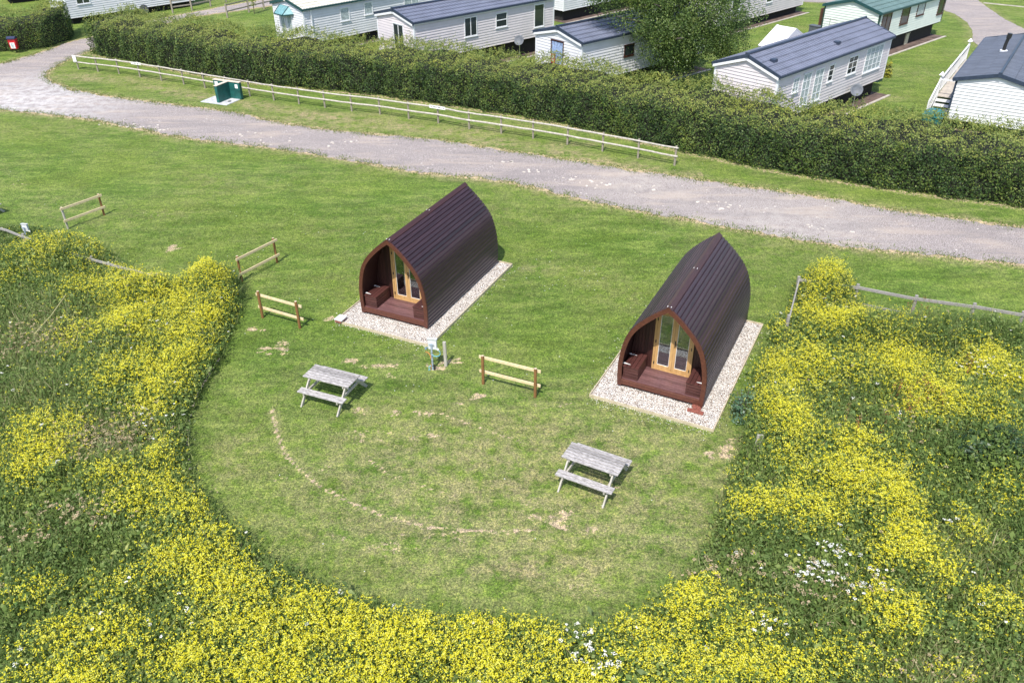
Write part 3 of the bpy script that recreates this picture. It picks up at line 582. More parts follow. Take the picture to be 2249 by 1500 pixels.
GLASS = glassmat('door_glass', None, .16, .8)
def make_pod(label):
    root = thing('camping_pod', label, 'camping pod', (0, 0, 0), 0, 'arched wooden camping pods')
    L = 5.15; NP = 25
    P = smooth_profile(POD_HALF, NP+1)
    shell = MB()
    for sgn in (1, -1):
        for i in range(NP):
            a, b = P[i], P[i+1]; t = (b-a)/np.hypot(*(b-a)); nrm = np.array([t[1], -t[0]])
            c_ = .026; lo = a+t*c_*.6+nrm*.018; hi = b-t*c_+nrm*.026
            y0, y1 = 0.0, L+RNG.uniform(-.004, .004)
            sec = [a+t*.004, lo, hi, b-t*.004, b-t*.004-nrm*.014, a+t*.004-nrm*.014]; q6 = len(sec)
            V_ = [(sgn*p[0], y, p[1]) for y in (y0, y1) for p in sec]
            shell.add(V_, [(k_, (k_+1) % q6, q6+(k_+1) % q6, q6+k_) for k_ in range(q6)]+[tuple(range(q6))[::-1], tuple(range(q6, 2*q6))])
    shell.build('shell', W_SHELL, root)
    # inner lining, dark
    PI_ = offset_in(P, .045); lin = MB(); pl = [(p[0], p[1]) for p in PI_]; pl[-1] = (0, pl[-1][1]-.02)
    full = [(-x_, z_) for x_, z_ in pl]+[(x_, z_) for x_, z_ in pl[::-1][1:]]
    m = len(full); lin.add([(x_, y, z_) for y in (.04, L-.03) for x_, z_ in full], [(i, i+1, m+i+1, m+i) for i in range(m-1)]); lin.build('lining', W_DARK, root)
    # front arch
    PO = offset_in(P, -.012); PIn = offset_in(P, .115); arch = MB()
    def ring(y0, y1, A, B):
        A = np.array(A); B = np.array(B)
        for sgn in (1, -1):
            n_ = len(A); V_ = [(sgn*q[0], y, q[1]) for y in (y0, y1) for C_ in (A, B) for q in C_]
            F_ = []
            for i in range(n_-1):
                F_ += [(i, i+1, n_+i+1, n_+i), (2*n_+i, 3*n_+i, 3*n_+i+1, 2*n_+i+1), (i, 2*n_+i, 2*n_+i+1, i+1), (n_+i, n_+i+1, 3*n_+i+1, 3*n_+i)]
            F_ += [(0, n_, 3*n_, 2*n_)]
            arch.add(V_, F_)
    PIn[-1] = (0, PIn[-1][1]-.05); PO[-1] = (0, PO[-1][1]+.01)
    PIn[PIn[:, 0] < 0, 0] = 0
    ring(-.05, .0, PO, PIn); arch.build('front_arch', W_RED, root)
    # ridge cap in two lengths
    rc = MB()
    for sgn in (1, -1):
        for y0, y1 in ((-.055, 2.55), (2.556, L+.03)):
            a = Vector((0, 0, 3.055)); b = Vector((sgn*.115, 0, 2.957))
            V_ = [(p.x, y, p.z+dz) for y in (y0, y1) for p in (a, b) for dz in (0, -.022)]
            rc.add(V_, [(0, 2, 6, 4), (1, 5, 7, 3), (0, 1, 3, 2), (4, 6, 7, 5), (2, 3, 7, 6)])
    rc.build('ridge_cap', wood('ridge_timber', (.045, .019, .02), (.08, .034, .034), .42, (14, .8, 14), .2, .3, 3), root)
    for sgn in (1, -1):
        for y0, y1 in ((.01, .075), (2.5, 2.6)): sc = MB(); sc.box(sgn*.05-.008, sgn*.05+.008, y0, y0+.05, 3.012, 3.026); sc.build('ridge_clip', M_WHITE, root)
    # back wall of vertical boards
    def boards(name, yc, th, x0, x1, zmin, hole=None, mat=W_DARK, step=.096):
        mb = MB(); x_ = x0
        while x_ < x1-1e-6:
            xe = min(x_+step, x1); xm = max(abs(x_), abs(xe))
            def top(xx):
                xx = abs(xx); zz = np.linspace(.6, 3.0, 120); ww = np.array([arch_x(q, P) for q in zz])-.06; ok = zz[ww > xx]
                return float(ok.max()) if len(ok) else None
            ta, tb = top(x_+.003), top(xe-.003)
            if ta and tb:
                zb_ = zmin
                if hole and x_ >= hole[0]-.02 and xe <= hole[1]+.02: zb_ = hole[2]
                if min(ta, tb) > zb_+.02:
                    a, b = x_+.003, xe-.003
                    V_ = [(a, yc-th, zb_), (b, yc-th, zb_), (b, yc-th, tb), (a, yc-th, ta), (a, yc+th, zb_), (b, yc+th, zb_), (b, yc+th, tb), (a, yc+th, ta)]
                    mb.add(V_, [(0, 1, 2, 3), (7, 6, 5, 4), (0, 4, 5, 1), (2, 6, 7, 3), (0, 3, 7, 4), (1, 5, 6, 2)])
            x_ = xe
        return mb.build(name, mat, root)
    boards('back_wall', L-.015, .012, -1.25, 1.25, .1)
    boards('door_wall', .935, .014, -1.225, -.56, .33); boards('door_wall', .935, .014, .62, 1.225, .33); boards('door_wall', .935, .014, -.56, .62, 2.36)
    # floor, deck and sill
    mb = MB(); mb.box(-1.2, 1.2, .95, L-.05, .10, .31); mb.build('floor', W_DARK, root)
    mb = MB()
    for i in range(9): mb.box(-1.2, 1.2, .012+i*.101, .012+i*.101+.088, .29, .33)
    mb.build('deck', W_DECK, root)
    mb = MB(); mb.box(-1.175, 1.165, -.045, .008, .15, .315); mb.build('sill', W_RED, root, bevel=.004)
    mb = MB(); mb.box(-1.19, -1.14, .03, L-.06, .02, .12); mb.box(1.14, 1.19, .03, L-.06, .02, .12); mb.box(-1.14, 1.14, .06, .12, .02, .14)
    for q in (1.2, 2.5, 3.8): mb.box(-1.14, 1.14, q, q+.08, .02, .12)
    mb.build('bearer', W_DARK, root)
    # door frame and two glazed leaves
    fr = MB(); fr.box(-.56, -.50, .87, .96, .33, 2.36); fr.box(.56, .62, .87, .96, .33, 2.36); fr.box(-.50, .56, .87, .96, 2.30, 2.36); fr.box(-.50, .56, .87, .97, .33, .365)
    fr.build('door_frame', W_OAK, root)
    for x0, x1, hs in ((-.497, .027, 0), (.033, .557, 1)):
        d = MB(); st = .085
        d.box(x0, x0+st, .885, .935, .37, 2.295); d.box(x1-st, x1, .885, .935, .37, 2.295); d.box(x0+st, x1-st, .886, .934, .37, .50); d.box(x0+st, x1-st, .886, .934, 2.2, 2.295)
        do = d.build('door', W_OAK, root, bevel=.003)
        g = MB(); g.box(x0+st, x1-st, .907, .915, .50, 2.2); g.build('pane', GLASS, do)
        gb = MB()
        for q in (x0+st, x1-st-.012): gb.box(q, q+.012, .900, .906, .50, 2.2)
        gb.box(x0+st, x1-st, .900, .906, .50, .512); gb.build('beading', M_WHITE, do)
        hx = x0-.004 if hs == 0 else x1+.004
        for q in (.55, 1.3, 2.05): hg = MB(); hg.box(hx-.014, hx+.014, .862, .884, q-.045, q+.045); hg.build('hinge', M_BLACK, do)
        if hs: h = MB(); h.box(x0+.025, x0+.055, .872, .884, 1.22, 1.45); h.tube([(x0+.04, .875, 1.38), (x0+.04, .83, 1.38), (x0+.14, .825, 1.375)], .009, 6); h.build('handle', M_BLACK, do)
    # porch benches
    for sgn in (-1, 1):
        xa, xb = sorted((sgn*.70, sgn*1.17)); be = MB()
        for i in range(4):
            w_ = (xb-xa)/4; be.box(xa+i*w_+.006, xa+(i+1)*w_-.006, .02, .86, .722, .75)
        bo = be.build('bench_seat', W_BENCH, root)
        fc = MB()
        for i in range(4): fc.box(xa+.02, xb, .04, .062, .335+i*.096, .335+i*.096+.080)
        xi = xa+.02 if sgn > 0 else xb-.02
        for i in range(4): fc.box(min(xi, xi-sgn*.0), max(xi, xi+.02), .063, .85, .335+i*.096, .335+i*.096+.080)
        fc.build('bench_box', W_BENCH, root)
        for q in (.16, .70):
            hh = MB()
            x_in, x_out = sgn*.98, sgn*1.2
            V_ = [(x_in, q-.008, .755), (x_in, q+.008, .755), (x_out, q+.035, .765), (x_out, q-.035, .765), (x_in, q-.008, .759), (x_in, q+.008, .759), (x_out, q+.035, .769), (x_out, q-.035, .769)]
            hh.add(V_, [(0, 1, 2, 3), (7, 6, 5, 4), (0, 4, 5, 1), (1, 5, 6, 2), (2, 6, 7, 3), (3, 7, 4, 0)])
            hh.build('strap_hinge', M_WHITE, bo)
    return root
pod1 = make_pod('dark brown arched wooden pod on white gravel, the left and farther of the two')
pod2 = copy_tree(pod1); pod2['label'] = 'dark brown arched wooden pod on pale gravel, the right and nearer of the two'
PODS = [(-3.883, 23.358, -.4427), (4.240, 19.079, -.4695)]
for p, (x_, y_, a_) in zip((pod1, pod2), PODS): p.location = (x_, y_, 0); p.rotation_euler = (0, 0, a_)

def gravel_material():
    k = N('pale_gravel'); v = k.coord(); vo = k.n('ShaderNodeTexVoronoi'); vo.inputs['Scale'].default_value = 32; vo.inputs['Randomness'].default_value = 1
    k.l(v, vo.inputs['Vector'])
    sep = k.n('ShaderNodeSeparateColor'); k.l(vo.outputs['Color'], sep.inputs[0])
    c = k.ramp(sep.outputs[0], [(0, (.25, .17, .12)), (.12, (.5, .4, .32)), (.25, (.72, .65, .58)), (.6, (.84, .80, .75)), (1, (.9, .89, .87))])
    f = k.ramp(vo.outputs['Distance'], [(.40, (1, 1, 1)), (.62, (.3, .27, .25))]); k.col(k.mix(1, c, f, 'MULTIPLY'))
    k.bump(k.math('SUBTRACT', 1, vo.outputs['Distance']), .9, .03); k.b.inputs['Roughness'].default_value = .8; return k.m
GRAV = gravel_material(); EDGE = wood('edging_board', (.40, .34, .22), (.62, .54, .4), .8, (3, 3, 3), .2, .2)
def pad(x_, y_, a_, label):
    root = thing('gravel_pad', label, 'gravel bed', (x_, y_, 0), a_, 'gravel beds under the pods'); w2 = 1.795; y0, y1 = -.83, 5.27
    n = 40; Vg = []; mb = MB()
    xs = np.linspace(-w2, w2, n); ys = np.linspace(y0, y1, 66); Z = .045
    Vg = [(q, r, Z+.008*math.sin(q*7+r*3)+.006*math.sin(r*9-q*4)) for r in ys for q in xs]
    mb.add(Vg, [(j*n+i, j*n+i+1, (j+1)*n+i+1, (j+1)*n+i) for j in range(65) for i in range(n-1)]); mb.build('gravel', GRAV, root)
    # loose chippings
    m = 26000; P = np.stack([RNG.uniform(-w2+.01, w2-.01, m), RNG.uniform(y0+.01, y1-.01, m), RNG.uniform(.045, .062, m)], 1)
    q_ = 260; P[:q_, 0] = RNG.choice([-1, 1], q_)*(w2+RNG.exponential(.12, q_)+.03); P[:q_, 2] = .02; P[q_:2*q_, 1] = y0-.04-RNG.exponential(.12, q_); P[q_:2*q_, 2] = .02
    k = (np.abs(P[:, 0]) > 1.15) | (P[:, 1] < .05) | (P[:, 1] > 5.1); P = P[k]; s = RNG.uniform(.007, .016, len(P))
    cm = leafmat('chippings', [(0, (.3, .22, .17)), (.15, (.6, .52, .44)), (.4, (.84, .8, .75)), (1, (.9, .89, .87))], 0, .75, .3)
    raw_mesh('chippings', leaves(P, np.tile([0, 0, 1.], (len(P), 1)), s, s*.8, .55), 4, cm, RNG.random(len(P)), root)
    for a, b in (((-w2-.02, y0-.02), (w2+.02, y0-.02)), ((w2+.02, y0-.02), (w2+.02, y1+.02)), ((w2+.02, y1+.02), (-w2-.02, y1+.02)), ((-w2-.02, y1+.02), (-w2-.02, y0-.02))):
        e = MB(); e.beam((*a, .045), (*b, .045), .03, .09); e.build('edging', EDGE, root)
pad(*PODS[0], 'bed of pale gravel with timber edging under the left pod'); pad(*PODS[1], 'bed of pale gravel with timber edging under the right pod')

# seats seen through the pod doors
M_BLUE = plain('blue_cloth', (.13, .19, .32, 1), .85); M_GREYC = plain('grey_cloth', (.35, .35, .36, 1), .9)
def daybed(i, label):
    x_, y_, a_ = PODS[i]; root = thing('day_bed', label, 'sofa', (x_, y_, 0), a_, 'day beds inside the pods')
    mb = MB(); mb.box(-1.05, -.25, 1.75, 3.4, .32, .62); mb.build('base', W_DARK, root)
    mb = MB(); mb.box(-1.04, -.24, 1.76, 3.39, .622, .76); mb.build('cushion', M_BLUE, root, bevel=.03)
    mb = MB(); mb.box(-.95, -.5, 1.9, 2.3, .765, .9); mb.build('pillow', M_WHITE, root, bevel=.04)
daybed(0, 'blue cushioned day bed seen through the glass doors of the left pod')
daybed(1, 'blue cushioned day bed seen through the glass doors of the right pod')

# ------------------------------------------------------------------ picnic tables
W_GREY = wood('weathered_timber', (.14, .13, .13), (.58, .55, .54), .85, (2.6, 11, 11), .5, .3, 3.2)
W_GREYL = wood('weathered_leg', (.33, .31, .27), (.52, .49, .43), .85, (6, 6, 2), .4, .12, 3.2)
def picnic(label):
    root = thing('picnic_table', label, 'picnic table', (0, 0, 0), 0, 'weathered picnic tables on the grass')
    rs = random.Random(3)
    mb = MB()
    for i in range(6):
        y0 = -.33+i*.111; e = rs.uniform(-.006, .006); mb.box(-.755+e, .755+e, y0, y0+.085, .71, .745)
    mb.build('table_top', W_GREY, root, bevel=.004)
    for s in (-1, 1):
        mb = MB()
        for i in range(2):
            y0 = .455+i*.127; a, b = sorted((s*y0, s*(y0+.108))); mb.box(-.755, .755, a, b, .405, .44)
        mb.build('bench_seat', W_GREY, root, bevel=.004)
    for sx in (-1, 1):
        xx = sx*.60
        for s in (-1, 1):
            mb = MB(); off = .0 if s > 0 else .0
            mb.beam((xx, s*.79, -.01), (xx, s*.17, .705), .042, .092, (0, 0, 1), .004); mb.build('leg', W_GREYL, root)
        mb = MB(); mb.beam((xx-sx*.045, -.68, .36), (xx-sx*.045, .68, .36), .042, .085, (0, 0, 1), .004); mb.build('cross_beam', W_GREYL, root)
        mb = MB(); mb.beam((xx-sx*.045, -.31, .665), (xx-sx*.045, .31, .665), .042, .085, (0, 0, 1), .004); mb.build('cross_beam', W_GREYL, root)
        mb = MB(); mb.beam((xx-sx*.07, 0, .40), (xx-sx*.42, 0, .695), .05, .04, (0, 0, 1)); mb.build('brace', W_GREYL, root)
    return root
pt = picnic('weathered grey picnic table on the lawn in front of the left pod'); pt.location = (-5.164, 19.233, 0); pt.rotation_euler.z = -.395
p2 = copy_tree(pt); p2['label'] = 'weathered grey picnic table on the lawn nearest the camera, in front of the right pod'; p2.location = (2.036, 15.593, 0); p2.rotation_euler.z = -.497
p3 = copy_tree(pt); p3['label'] = 'picnic table cut off by the left edge of the picture, above the wildflowers'; p3.location = (-22.58, 32.18, 0); p3.rotation_euler.z = -.45

# ------------------------------------------------------------------ short timber barriers
W_POST = wood('treated_post', (.16, .075, .025), (.30, .15, .055), .7, (8, 8, 1.5), .3, .1)
W_PINE = wood('new_pine_rail', (.60, .47, .27), (.82, .68, .44), .6, (3, 3, 3), .15, .1)
W_CAP = plain('cut_end_grain', (.55, .45, .32, 1), .8)
def barrier(P0, P1, side, label, ext=.14, h=1.0, rails=(.90, .40), post_mats=(None, None), lean=0):
    x0, y0 = P0; x1, y1 = P1; L = math.hypot(x1-x0, y1-y0); a = math.atan2(y1-y0, x1-x0)
    root = thing('barrier', label, 'barrier', (x0, y0, 0), a, 'short two-rail timber barriers on the lawn')
    for i, q in enumerate((0, L)):
        mb = MB(); mb.tube([(q, 0, -.05), (q+lean*.5, 0, h)], .045, 10); po = mb.build('post', post_mats[i] or W_POST, root)
        mb = MB(); mb.tube([(q+lean*.5, 0, h+.0005), (q+lean*.5, 0, h+.006)], .043, 10); mb.build('end_grain', W_CAP, po)
    for z in rails:
        mb = MB(); yy = side*.062; mb.beam((-ext, yy, z), (L+ext, yy, z-.01), .034, .095, (0, 0, 1), .003); mb.build('rail', W_PINE, root)
B = WD
barrier(*B['bar0'], -1, 'low pine barrier with one grey post, farthest left beside the yellow flowers', .1, .95, (.90, .38), (W_GREYL, None))
barrier(*B['bar1'], -1, 'pine barrier slanting away from the camera next to the tall yellow flowers', .12, 1.02, (.93, .33))
barrier(*B['bar2'], 1, 'pine barrier between the yellow flowers and the left pod, above its picnic table', .16, 1.02, (.84, .36))
barrier(*B['bar3'], 1, 'pine barrier standing alone on the lawn between the two pods')

# ------------------------------------------------------------------ long post and rail fence
W_LOG = wood('silvered_rail', (.32, .29, .25), (.62, .58, .52), .85, (2, 2, 2), .4, .2)
W_LPOST = wood('silvered_post', (.22, .19, .15), (.38, .34, .28), .85, (6, 6, 1.5), .4, .15)
POSTS = [tuple(p) for p in WD['posts']]; H = .93
def long_fence():
    ox, oy = POSTS[0]; root = thing('post_and_rail_fence', 'long silvery two-rail wooden fence between the gravel track and the hedge', 'fence', (ox, oy, 0))
    rs = random.Random(5)
    for x_, y_ in POSTS:
        mb = MB(); j = rs.uniform(-.02, .02); mb.tube([(x_-ox, y_-oy, -.05), (x_-ox+j, y_-oy, H+.04)], .052, 8); mb.build('post', W_LPOST, root)
    for z in (H-.04, .49):
        for i in range(0, len(POSTS)-1, 2):
            seg = POSTS[i:i+3]; pts = []
            for (ax, ay), (bx, by) in zip(seg[:-1], seg[1:]):
                for t in (0, .33, .66): pts.append((ax+(bx-ax)*t-ox+.0-.035, ay+(by-ay)*t-oy-.06, z+rs.uniform(-.012, .012)))
            pts.append((seg[-1][0]-ox-.035, seg[-1][1]-oy-.06, z+rs.uniform(-.01, .01)))
            if i == 0: pts[0] = (pts[0][0]-.16, pts[0][1]+.07, pts[0][2])
            if i >= len(POSTS)-3: pts[-1] = (pts[-1][0]+.12, pts[-1][1]-.06, pts[-1][2])
            r = rs.uniform(.042, .05); mb = MB(); mb.tube(pts, r, 8); mb.build('rail', W_LOG, root)
long_fence()
# signs on the fence
M_INK = plain('sign_ink', (.05, .06, .08, 1), .6); M_SIGN = plain('sign_white', (.86, .86, .86, 1), .45, var=.03)
fa = math.atan2(POSTS[3][1]-POSTS[0][1], POSTS[3][0]-POSTS[0][0])
def sign(px, py, z, w_, h_, a, label, rows, tilt=0, name='sign', panel=None, ink=None):
    root = thing(name, label, 'sign', (px, py, z), a)
    mb = MB(); mb.box(-w_/2, w_/2, -.012, 0, -h_/2, h_/2); mb.build('panel', panel or M_SIGN, root)
    mb = MB(); rs = random.Random(int(abs(px)*10))
    for zz, hh, words in rows:
        for (a0, a1) in words:
            q = a0
            while q < a1-.002:
                ww = rs.uniform(.012, .022); k_ = rs.uniform(.6, 1)
                mb.box(q*1.0, min(q+ww*.62, a1), -.0155, -.0125, zz-hh*k_/2, zz+hh*k_/2); q += ww
    if mb.v: mb.build('lettering', ink or M_INK, root)
    return root
p = POSTS[0]; sign(p[0]-.03, p[1]-.12, .74, .30, .40, fa, 'small upright white notice on the left end post of the long fence', [(.08, .05, [(-.04, .04)]), (.0, .03, [(-.05, .05)]), (-.12, .03, [(-.05, .05)])])
p = POSTS[3]; sign(p[0]+.0, p[1]-.14, .90, .80, .15, fa, 'narrow white notice board on the top rail near the left end of the long fence', [(0, .06, [(-.3, -.22), (-.18, .02), (.08, .2), (.24, .34)])])
p = POSTS[16]; sign(p[0]-.75-.9, p[1]+.4-.14+.45, .90, .01, .01, fa, '', []) if False else None
fb = math.atan2(POSTS[16][1]-POSTS[14][1], POSTS[16][0]-POSTS[14][0])
p = POSTS[15]; sign(p[0]+.0, p[1]-.15, .91, 1.0, .16, fb, 'narrow white notice board on the top rail near the middle of the long fence', [(0, .065, [(-.42, -.34), (-.29, -.02), (.05, .22), (.28, .31), (.36, .44)])])

# ------------------------------------------------------------------ old rail fences in the wildflowers
W_OLD = wood('old_grey_rail', (.20, .19, .18), (.40, .38, .36), .9, (2, 9, 9), .4, .1)
def old_fence(P, posts, label, h=.85, wd=.1):
    ox, oy = P[0]; root = thing('old_fence', label, 'fence', (ox, oy, 0))
    for (ax, ay), (bx, by) in zip(P[:-1], P[1:]):
        mb = MB(); mb.beam((ax-ox, ay-oy, h), (bx-ox, by-oy, h-.01), .045, wd, (0, 0, 1), .004); mb.build('rail', W_OLD, root)
        mb = MB(); mb.beam((ax-ox, ay-oy, h*.3), (bx-ox, by-oy, h*.3-.01), .04, wd, (0, 0, 1), .004); mb.build('rail', W_OLD, root)
    for i in posts:
        x_, y_ = P[i]; mb = MB(); mb.tube([(x_-ox, y_-oy+.06, -.05), (x_-ox, y_-oy+.06, h+.10)], .055, 8); mb.build('post', W_OLD, root)
RR = [tuple(p) for p in WD['railR']]
old_fence(RR[1:], range(0, 6), 'old grey single-rail fence running right from the flower clump to the edge of the picture')
old_fence(RR[:2], (0,), 'short old grey rail running towards the camera under the right flower clump')
LL = [tuple(p) for p in WD['railL']]
old_fence(LL, (0, 2, 4, 6), 'old grey rail fence nearly hidden in the wildflowers at the far left', .75, .09)
p = WD['stump'][0]; t_ = thing('fence_stump', 'split grey post stump poking out of the weeds near the gravel of the right pod', 'post', (p[0], p[1], 0))
mb = MB(); mb.beam((0, 0, 0), (.05, 0, .62), .09, .05, (0, 1, 0), .005); mb.beam((.09, .01, 0), (.15, .02, .6), .07, .05, (0, 1, 0), .005); mb.build('post', W_GREYL, t_)
# stone edging of the lawn on the left
ed = WD['edging']
mb = MB(); rs = random.Random(4); pts = [Vector((*q, 0)) for q in ed]
for a, b in zip(pts[:-1], pts[1:]):
    n_ = int((b-a).length/.13)
    for i in range(n_):
        if rs.random() < .3: continue
        c = a.lerp(b, i/n_)-pts[0]; s_ = rs.uniform(.02, .045)
        mb.box(-s_, s_, -s_*.7, s_*.7, 0, .03, Matrix.Translation((c.x, c.y, rs.uniform(-.01, .01))) @ Matrix.Rotation(rs.uniform(0, 3), 4, 'Z'))
so_ = mb.build('edging_stones', plain('edging_stone', (.42, .35, .27, 1), .9)); so_.location = (ed[0][0], ed[0][1], 0); tag(so_, 'thin broken line of edging stones where the lawn meets the left wildflowers', 'edging', kind='stuff')

# ------------------------------------------------------------------ bricks
M_BRICK = plain('red_brick', (.27, .085, .06, 1), .85, var=.25, scale=18); M_SLAB = plain('pale_slab', (.6, .6, .6, 1), .85, scale=10)
def brick(x_, y_, z, a, label, grp):
    mb = MB(); mb.box(-.115, .115, -.052, .052, 0, .068); o = mb.build('brick', M_BRICK, None, bevel=.005); o.location = (x_, y_, z); o.rotation_euler.z = a
    return tag(o, label, 'brick', grp)
bx, by = WD['bricks'][0]; g1 = 'bricks under the pale slab by the left pod'
ca, sa = math.cos(-.44), math.sin(-.44)
for i, (u, v_) in enumerate(((-.0, -.08), (0, .05), (0, .18))):
    brick(bx+ca*u-sa*v_, by+sa*u+ca*v_, .055, -.44, ['red brick under the pale slab, nearest the camera', 'middle red brick under the pale slab by the left pod', 'rear red brick under the pale slab by the left pod'][i], g1)
mb = MB(); mb.box(-.15, .15, -.17, .17, 0, .05); o = mb.build('slab', M_SLAB, None, bevel=.006); o.location = (bx-sa*.04, by+ca*.04, .124); o.rotation_euler.z = -.44; tag(o, 'square pale slab lying on bricks at the left corner of the left gravel bed', 'slab')
bx, by = WD['bricks'][1]; g2 = 'loose red bricks in front of the right pod'
for i, (u, v_, z_) in enumerate(((-.02, .16, .055), (.02, .05, .055), (-.10, -.08, .055), (.13, -.09, .055))):
    brick(bx+ca*u-sa*v_, by+sa*u+ca*v_, z_, -.47+(.0, .02, .1, -.05)[i], ['rear red brick of the four in front of the right pod', 'second red brick from the pod in front of the right pod', 'front left red brick of the four by the right pod', 'front right red brick of the four by the right pod'][i], g2)

# ------------------------------------------------------------------ electric hook-up post and wooden stake
M_POLE = plain('hookup_pole', (.42, .50, .62, 1), .35, .3); M_CABB = plain('blue_cable', (.16, .55, .72, 1), .5); M_CABO = plain('orange_cable', (.8, .25, .05, 1), .5)
M_BOX = plain('socket_box', (.66, .68, .70, 1), .4, var=.04)
def hookup(loc, label, full=True):
    root = thing('hookup_post', label, 'hook-up post', loc, -.2)
    root.scale = (.72, .72, .78) if not full else (.78, .78, .92)
    mb = MB(); mb.box(-.03, .03, -.03, .03, 0, 1.02); mb.build('pole', M_POLE, root)
    mb = MB(); mb.box(-.10, .10, -.035, -.028, .98, 1.02); mb.build('bracket', M_POLE, root)
    mb = MB(); mb.box(-.14, .19, .03, .15, .78, 1.14); mb.build('socket_box', M_BOX, root, bevel=.01)
    mb = MB(); mb.prism([(.02, 1.14), (.16, 1.14), (.17, 1.17), (.0, 1.19)], 'x', -.16, .21); mb.build('lid', M_BOX, root)
    mb = MB(); mb.tube([(.19, .08, .80), (.24, .07, .78), (.25, .07, .74)], .04, 8); mb.build('socket', M_BOX, root, smooth=True)
    if not full: return
    mb = MB(); mb.tube([(.25, .06, .76), (.31, .05, .72), (.33, .04, .64), (.28, .02, .57), (.17, 0, .54), (.06, -.01, .56), (.035, -.02, .62)], .013, 6); mb.build('blue_cable', M_CABB, root, smooth=True)
    mb = MB(); mb.tube([(-.30, .14, .60), (-.18, .08, .62), (-.09, .02, .58), (-.045, -.02, .50), (-.045, -.03, .2), (-.05, -.02, .02)], .011, 6); mb.build('orange_cable', M_CABO, root, smooth=True)
    mb = MB(); mb.tube([(-.16, .04, .84), (-.24, .02, .82), (-.21, 0, .78), (-.28, .02, .80)], .014, 6); mb.build('tap', plain('blue_tap', (.1, .22, .5, 1), .4), root)
    mb = MB(); mb.tube([(-.05, -.02, .16), (-.14, -.04, .13), (-.15, -.05, .06), (-.09, -.06, .02), (-.16, -.08, .01)], .014, 6); mb.build('hose', M_CABB, root, smooth=True)
    for q in (.16, .34, .50, .56, .66): mb = MB(); mb.box(-.034, .034, -.034, .034, q, q+.015); mb.build('cable_tie', M_BLACK, root)
    mb = MB(); mb.box(.035, .09, -.02, .02, 0, .22); mb.build('stand', M_BLACK, root)
p = WD['hook'][0]; hookup((p[0], p[1], 0), 'blue-grey hook-up post with white socket box beside the gravel of the left pod')
p = WD['hookL'][0]; hookup((p[0], p[1], 0), 'white topped hook-up post half hidden in the yellow flowers at the far left', False)
p = WD['stake'][0]; mb = MB(); mb.tube([(0, 0, -.05), (-.01, 0, .86)], .055, 10); o = mb.build('stake', W_GREYL); o.location = (p[0]+.1, p[1]+.02, 0); tag(o, 'bare round wooden stake standing next to the hook-up post', 'post')

# thin rope stretched through the rough grass on the left
rp = WD['rope']; mb = MB(); mb.tube([(rp[0][0], rp[0][1], .62), ((rp[0][0]+rp[1][0])/2, (rp[0][1]+rp[1][1])/2, .58), (rp[1][0], rp[1][1], .66)], .012, 5); o = mb.build('rope', plain('straw_rope', (.5, .46, .22, 1), .8)); tag(o, 'thin yellowish line stretched across the rough grass at the left', 'rope')

# ------------------------------------------------------------------ red bin, green service bay
M_RED = plain('red_plastic', (.6, .02, .035, 1), .35, var=.08); M_NAVY = plain('dark_blue_plastic', (.03, .04, .09, 1), .4)
p = WD['bin'][0]; t_ = thing('litter_bin', 'red waste bin with dark lid and white notice in front of the left hedge', 'bin', (p[0], p[1], 0), .12)
mb = MB(); mb.tube([(0, .1, 0), (0, .1, .4)], .03, 8); mb.build('leg', M_BLACK, t_)
mb = MB(); mb.add([(-.22, -.18, .30), (.22, -.18, .30), (.22, .18, .30), (-.22, .18, .30), (-.26, -.22, .98), (.26, -.22, .98), (.26, .2, .98), (-.26, .2, .98)], [(0, 1, 2, 3), (4, 5, 6, 7), (0, 1, 5, 4), (1, 2, 6, 5), (2, 3, 7, 6), (3, 0, 4, 7)]); mb.build('body', M_RED, t_, bevel=.015)
mb = MB(); mb.prism([(-.27, .985), (.23, .985), (.23, 1.10), (-.1, 1.16), (-.27, 1.06)], 'x', -.28, .28); mb.build('lid', M_NAVY, t_)
mb = MB(); mb.add([(-.15, -.207, .36), (.15, -.207, .36), (.16, -.236, .76), (-.16, -.236, .76)], [(0, 1, 2, 3)]); mb.build('notice', M_SIGN, t_)
mb = MB()
for a0, a1, z0, z1 in ((-.08, -.03, .44, .70), (.03, .07, .42, .68), (-.08, .05, .66, .70), (-.05, .02, .52, .58), (-.08, .07, .42, .45)):
    yq = lambda z: -.2095-(z-.36)*.0725
    mb.add([(a0, yq(z0), z0), (a1, yq(z0), z0), (a1, yq(z1), z1), (a0, yq(z1), z1)], [(0, 1, 2, 3)])
mb.build('symbol', plain('notice_grey', (.35, .45, .52, 1), .6), t_)

M_GREEN = plain('green_painted_block', (.010, .095, .085, 1), .55, var=.2, scale=3); M_COPE = plain('pale_coping', (.66, .56, .46, 1), .8, scale=3); M_CONC = plain('concrete', (.5, .51, .54, 1), .85, scale=5)
a_ = math.atan2(48.85-49.62, -15.75+17.55); t_ = thing('service_bay', 'dark green T-shaped service point wall with pale coping on the verge by the long fence', 'service bay', (-16.73, 49.18, 0), a_)
mb = MB(); mb.box(-1.05, .85, -.05, .14, .03, 1.0); mb.box(-.09, .09, -1.10, -.05, .03, .998); mb.build('wall', M_GREEN, t_)
mb = MB(); mb.box(-1.07, .87, -.07, .16, 1.0, 1.03); mb.box(-.11, .11, -1.13, -.07, 1.0, 1.028); mb.build('coping', M_COPE, t_)
mb = MB(); mb.box(.52, .72, -.056, -.051, .66, .88); mb.build('notice', M_SIGN, t_); mb = MB(); mb.box(-.95, -.72, -.056, -.051, .55, .92); mb.build('notice', M_SIGN, t_)
mb = MB(); mb.box(-1.15, .75, -1.30, -.05, -.02, .03); mb.build('slab', M_CONC, t_)
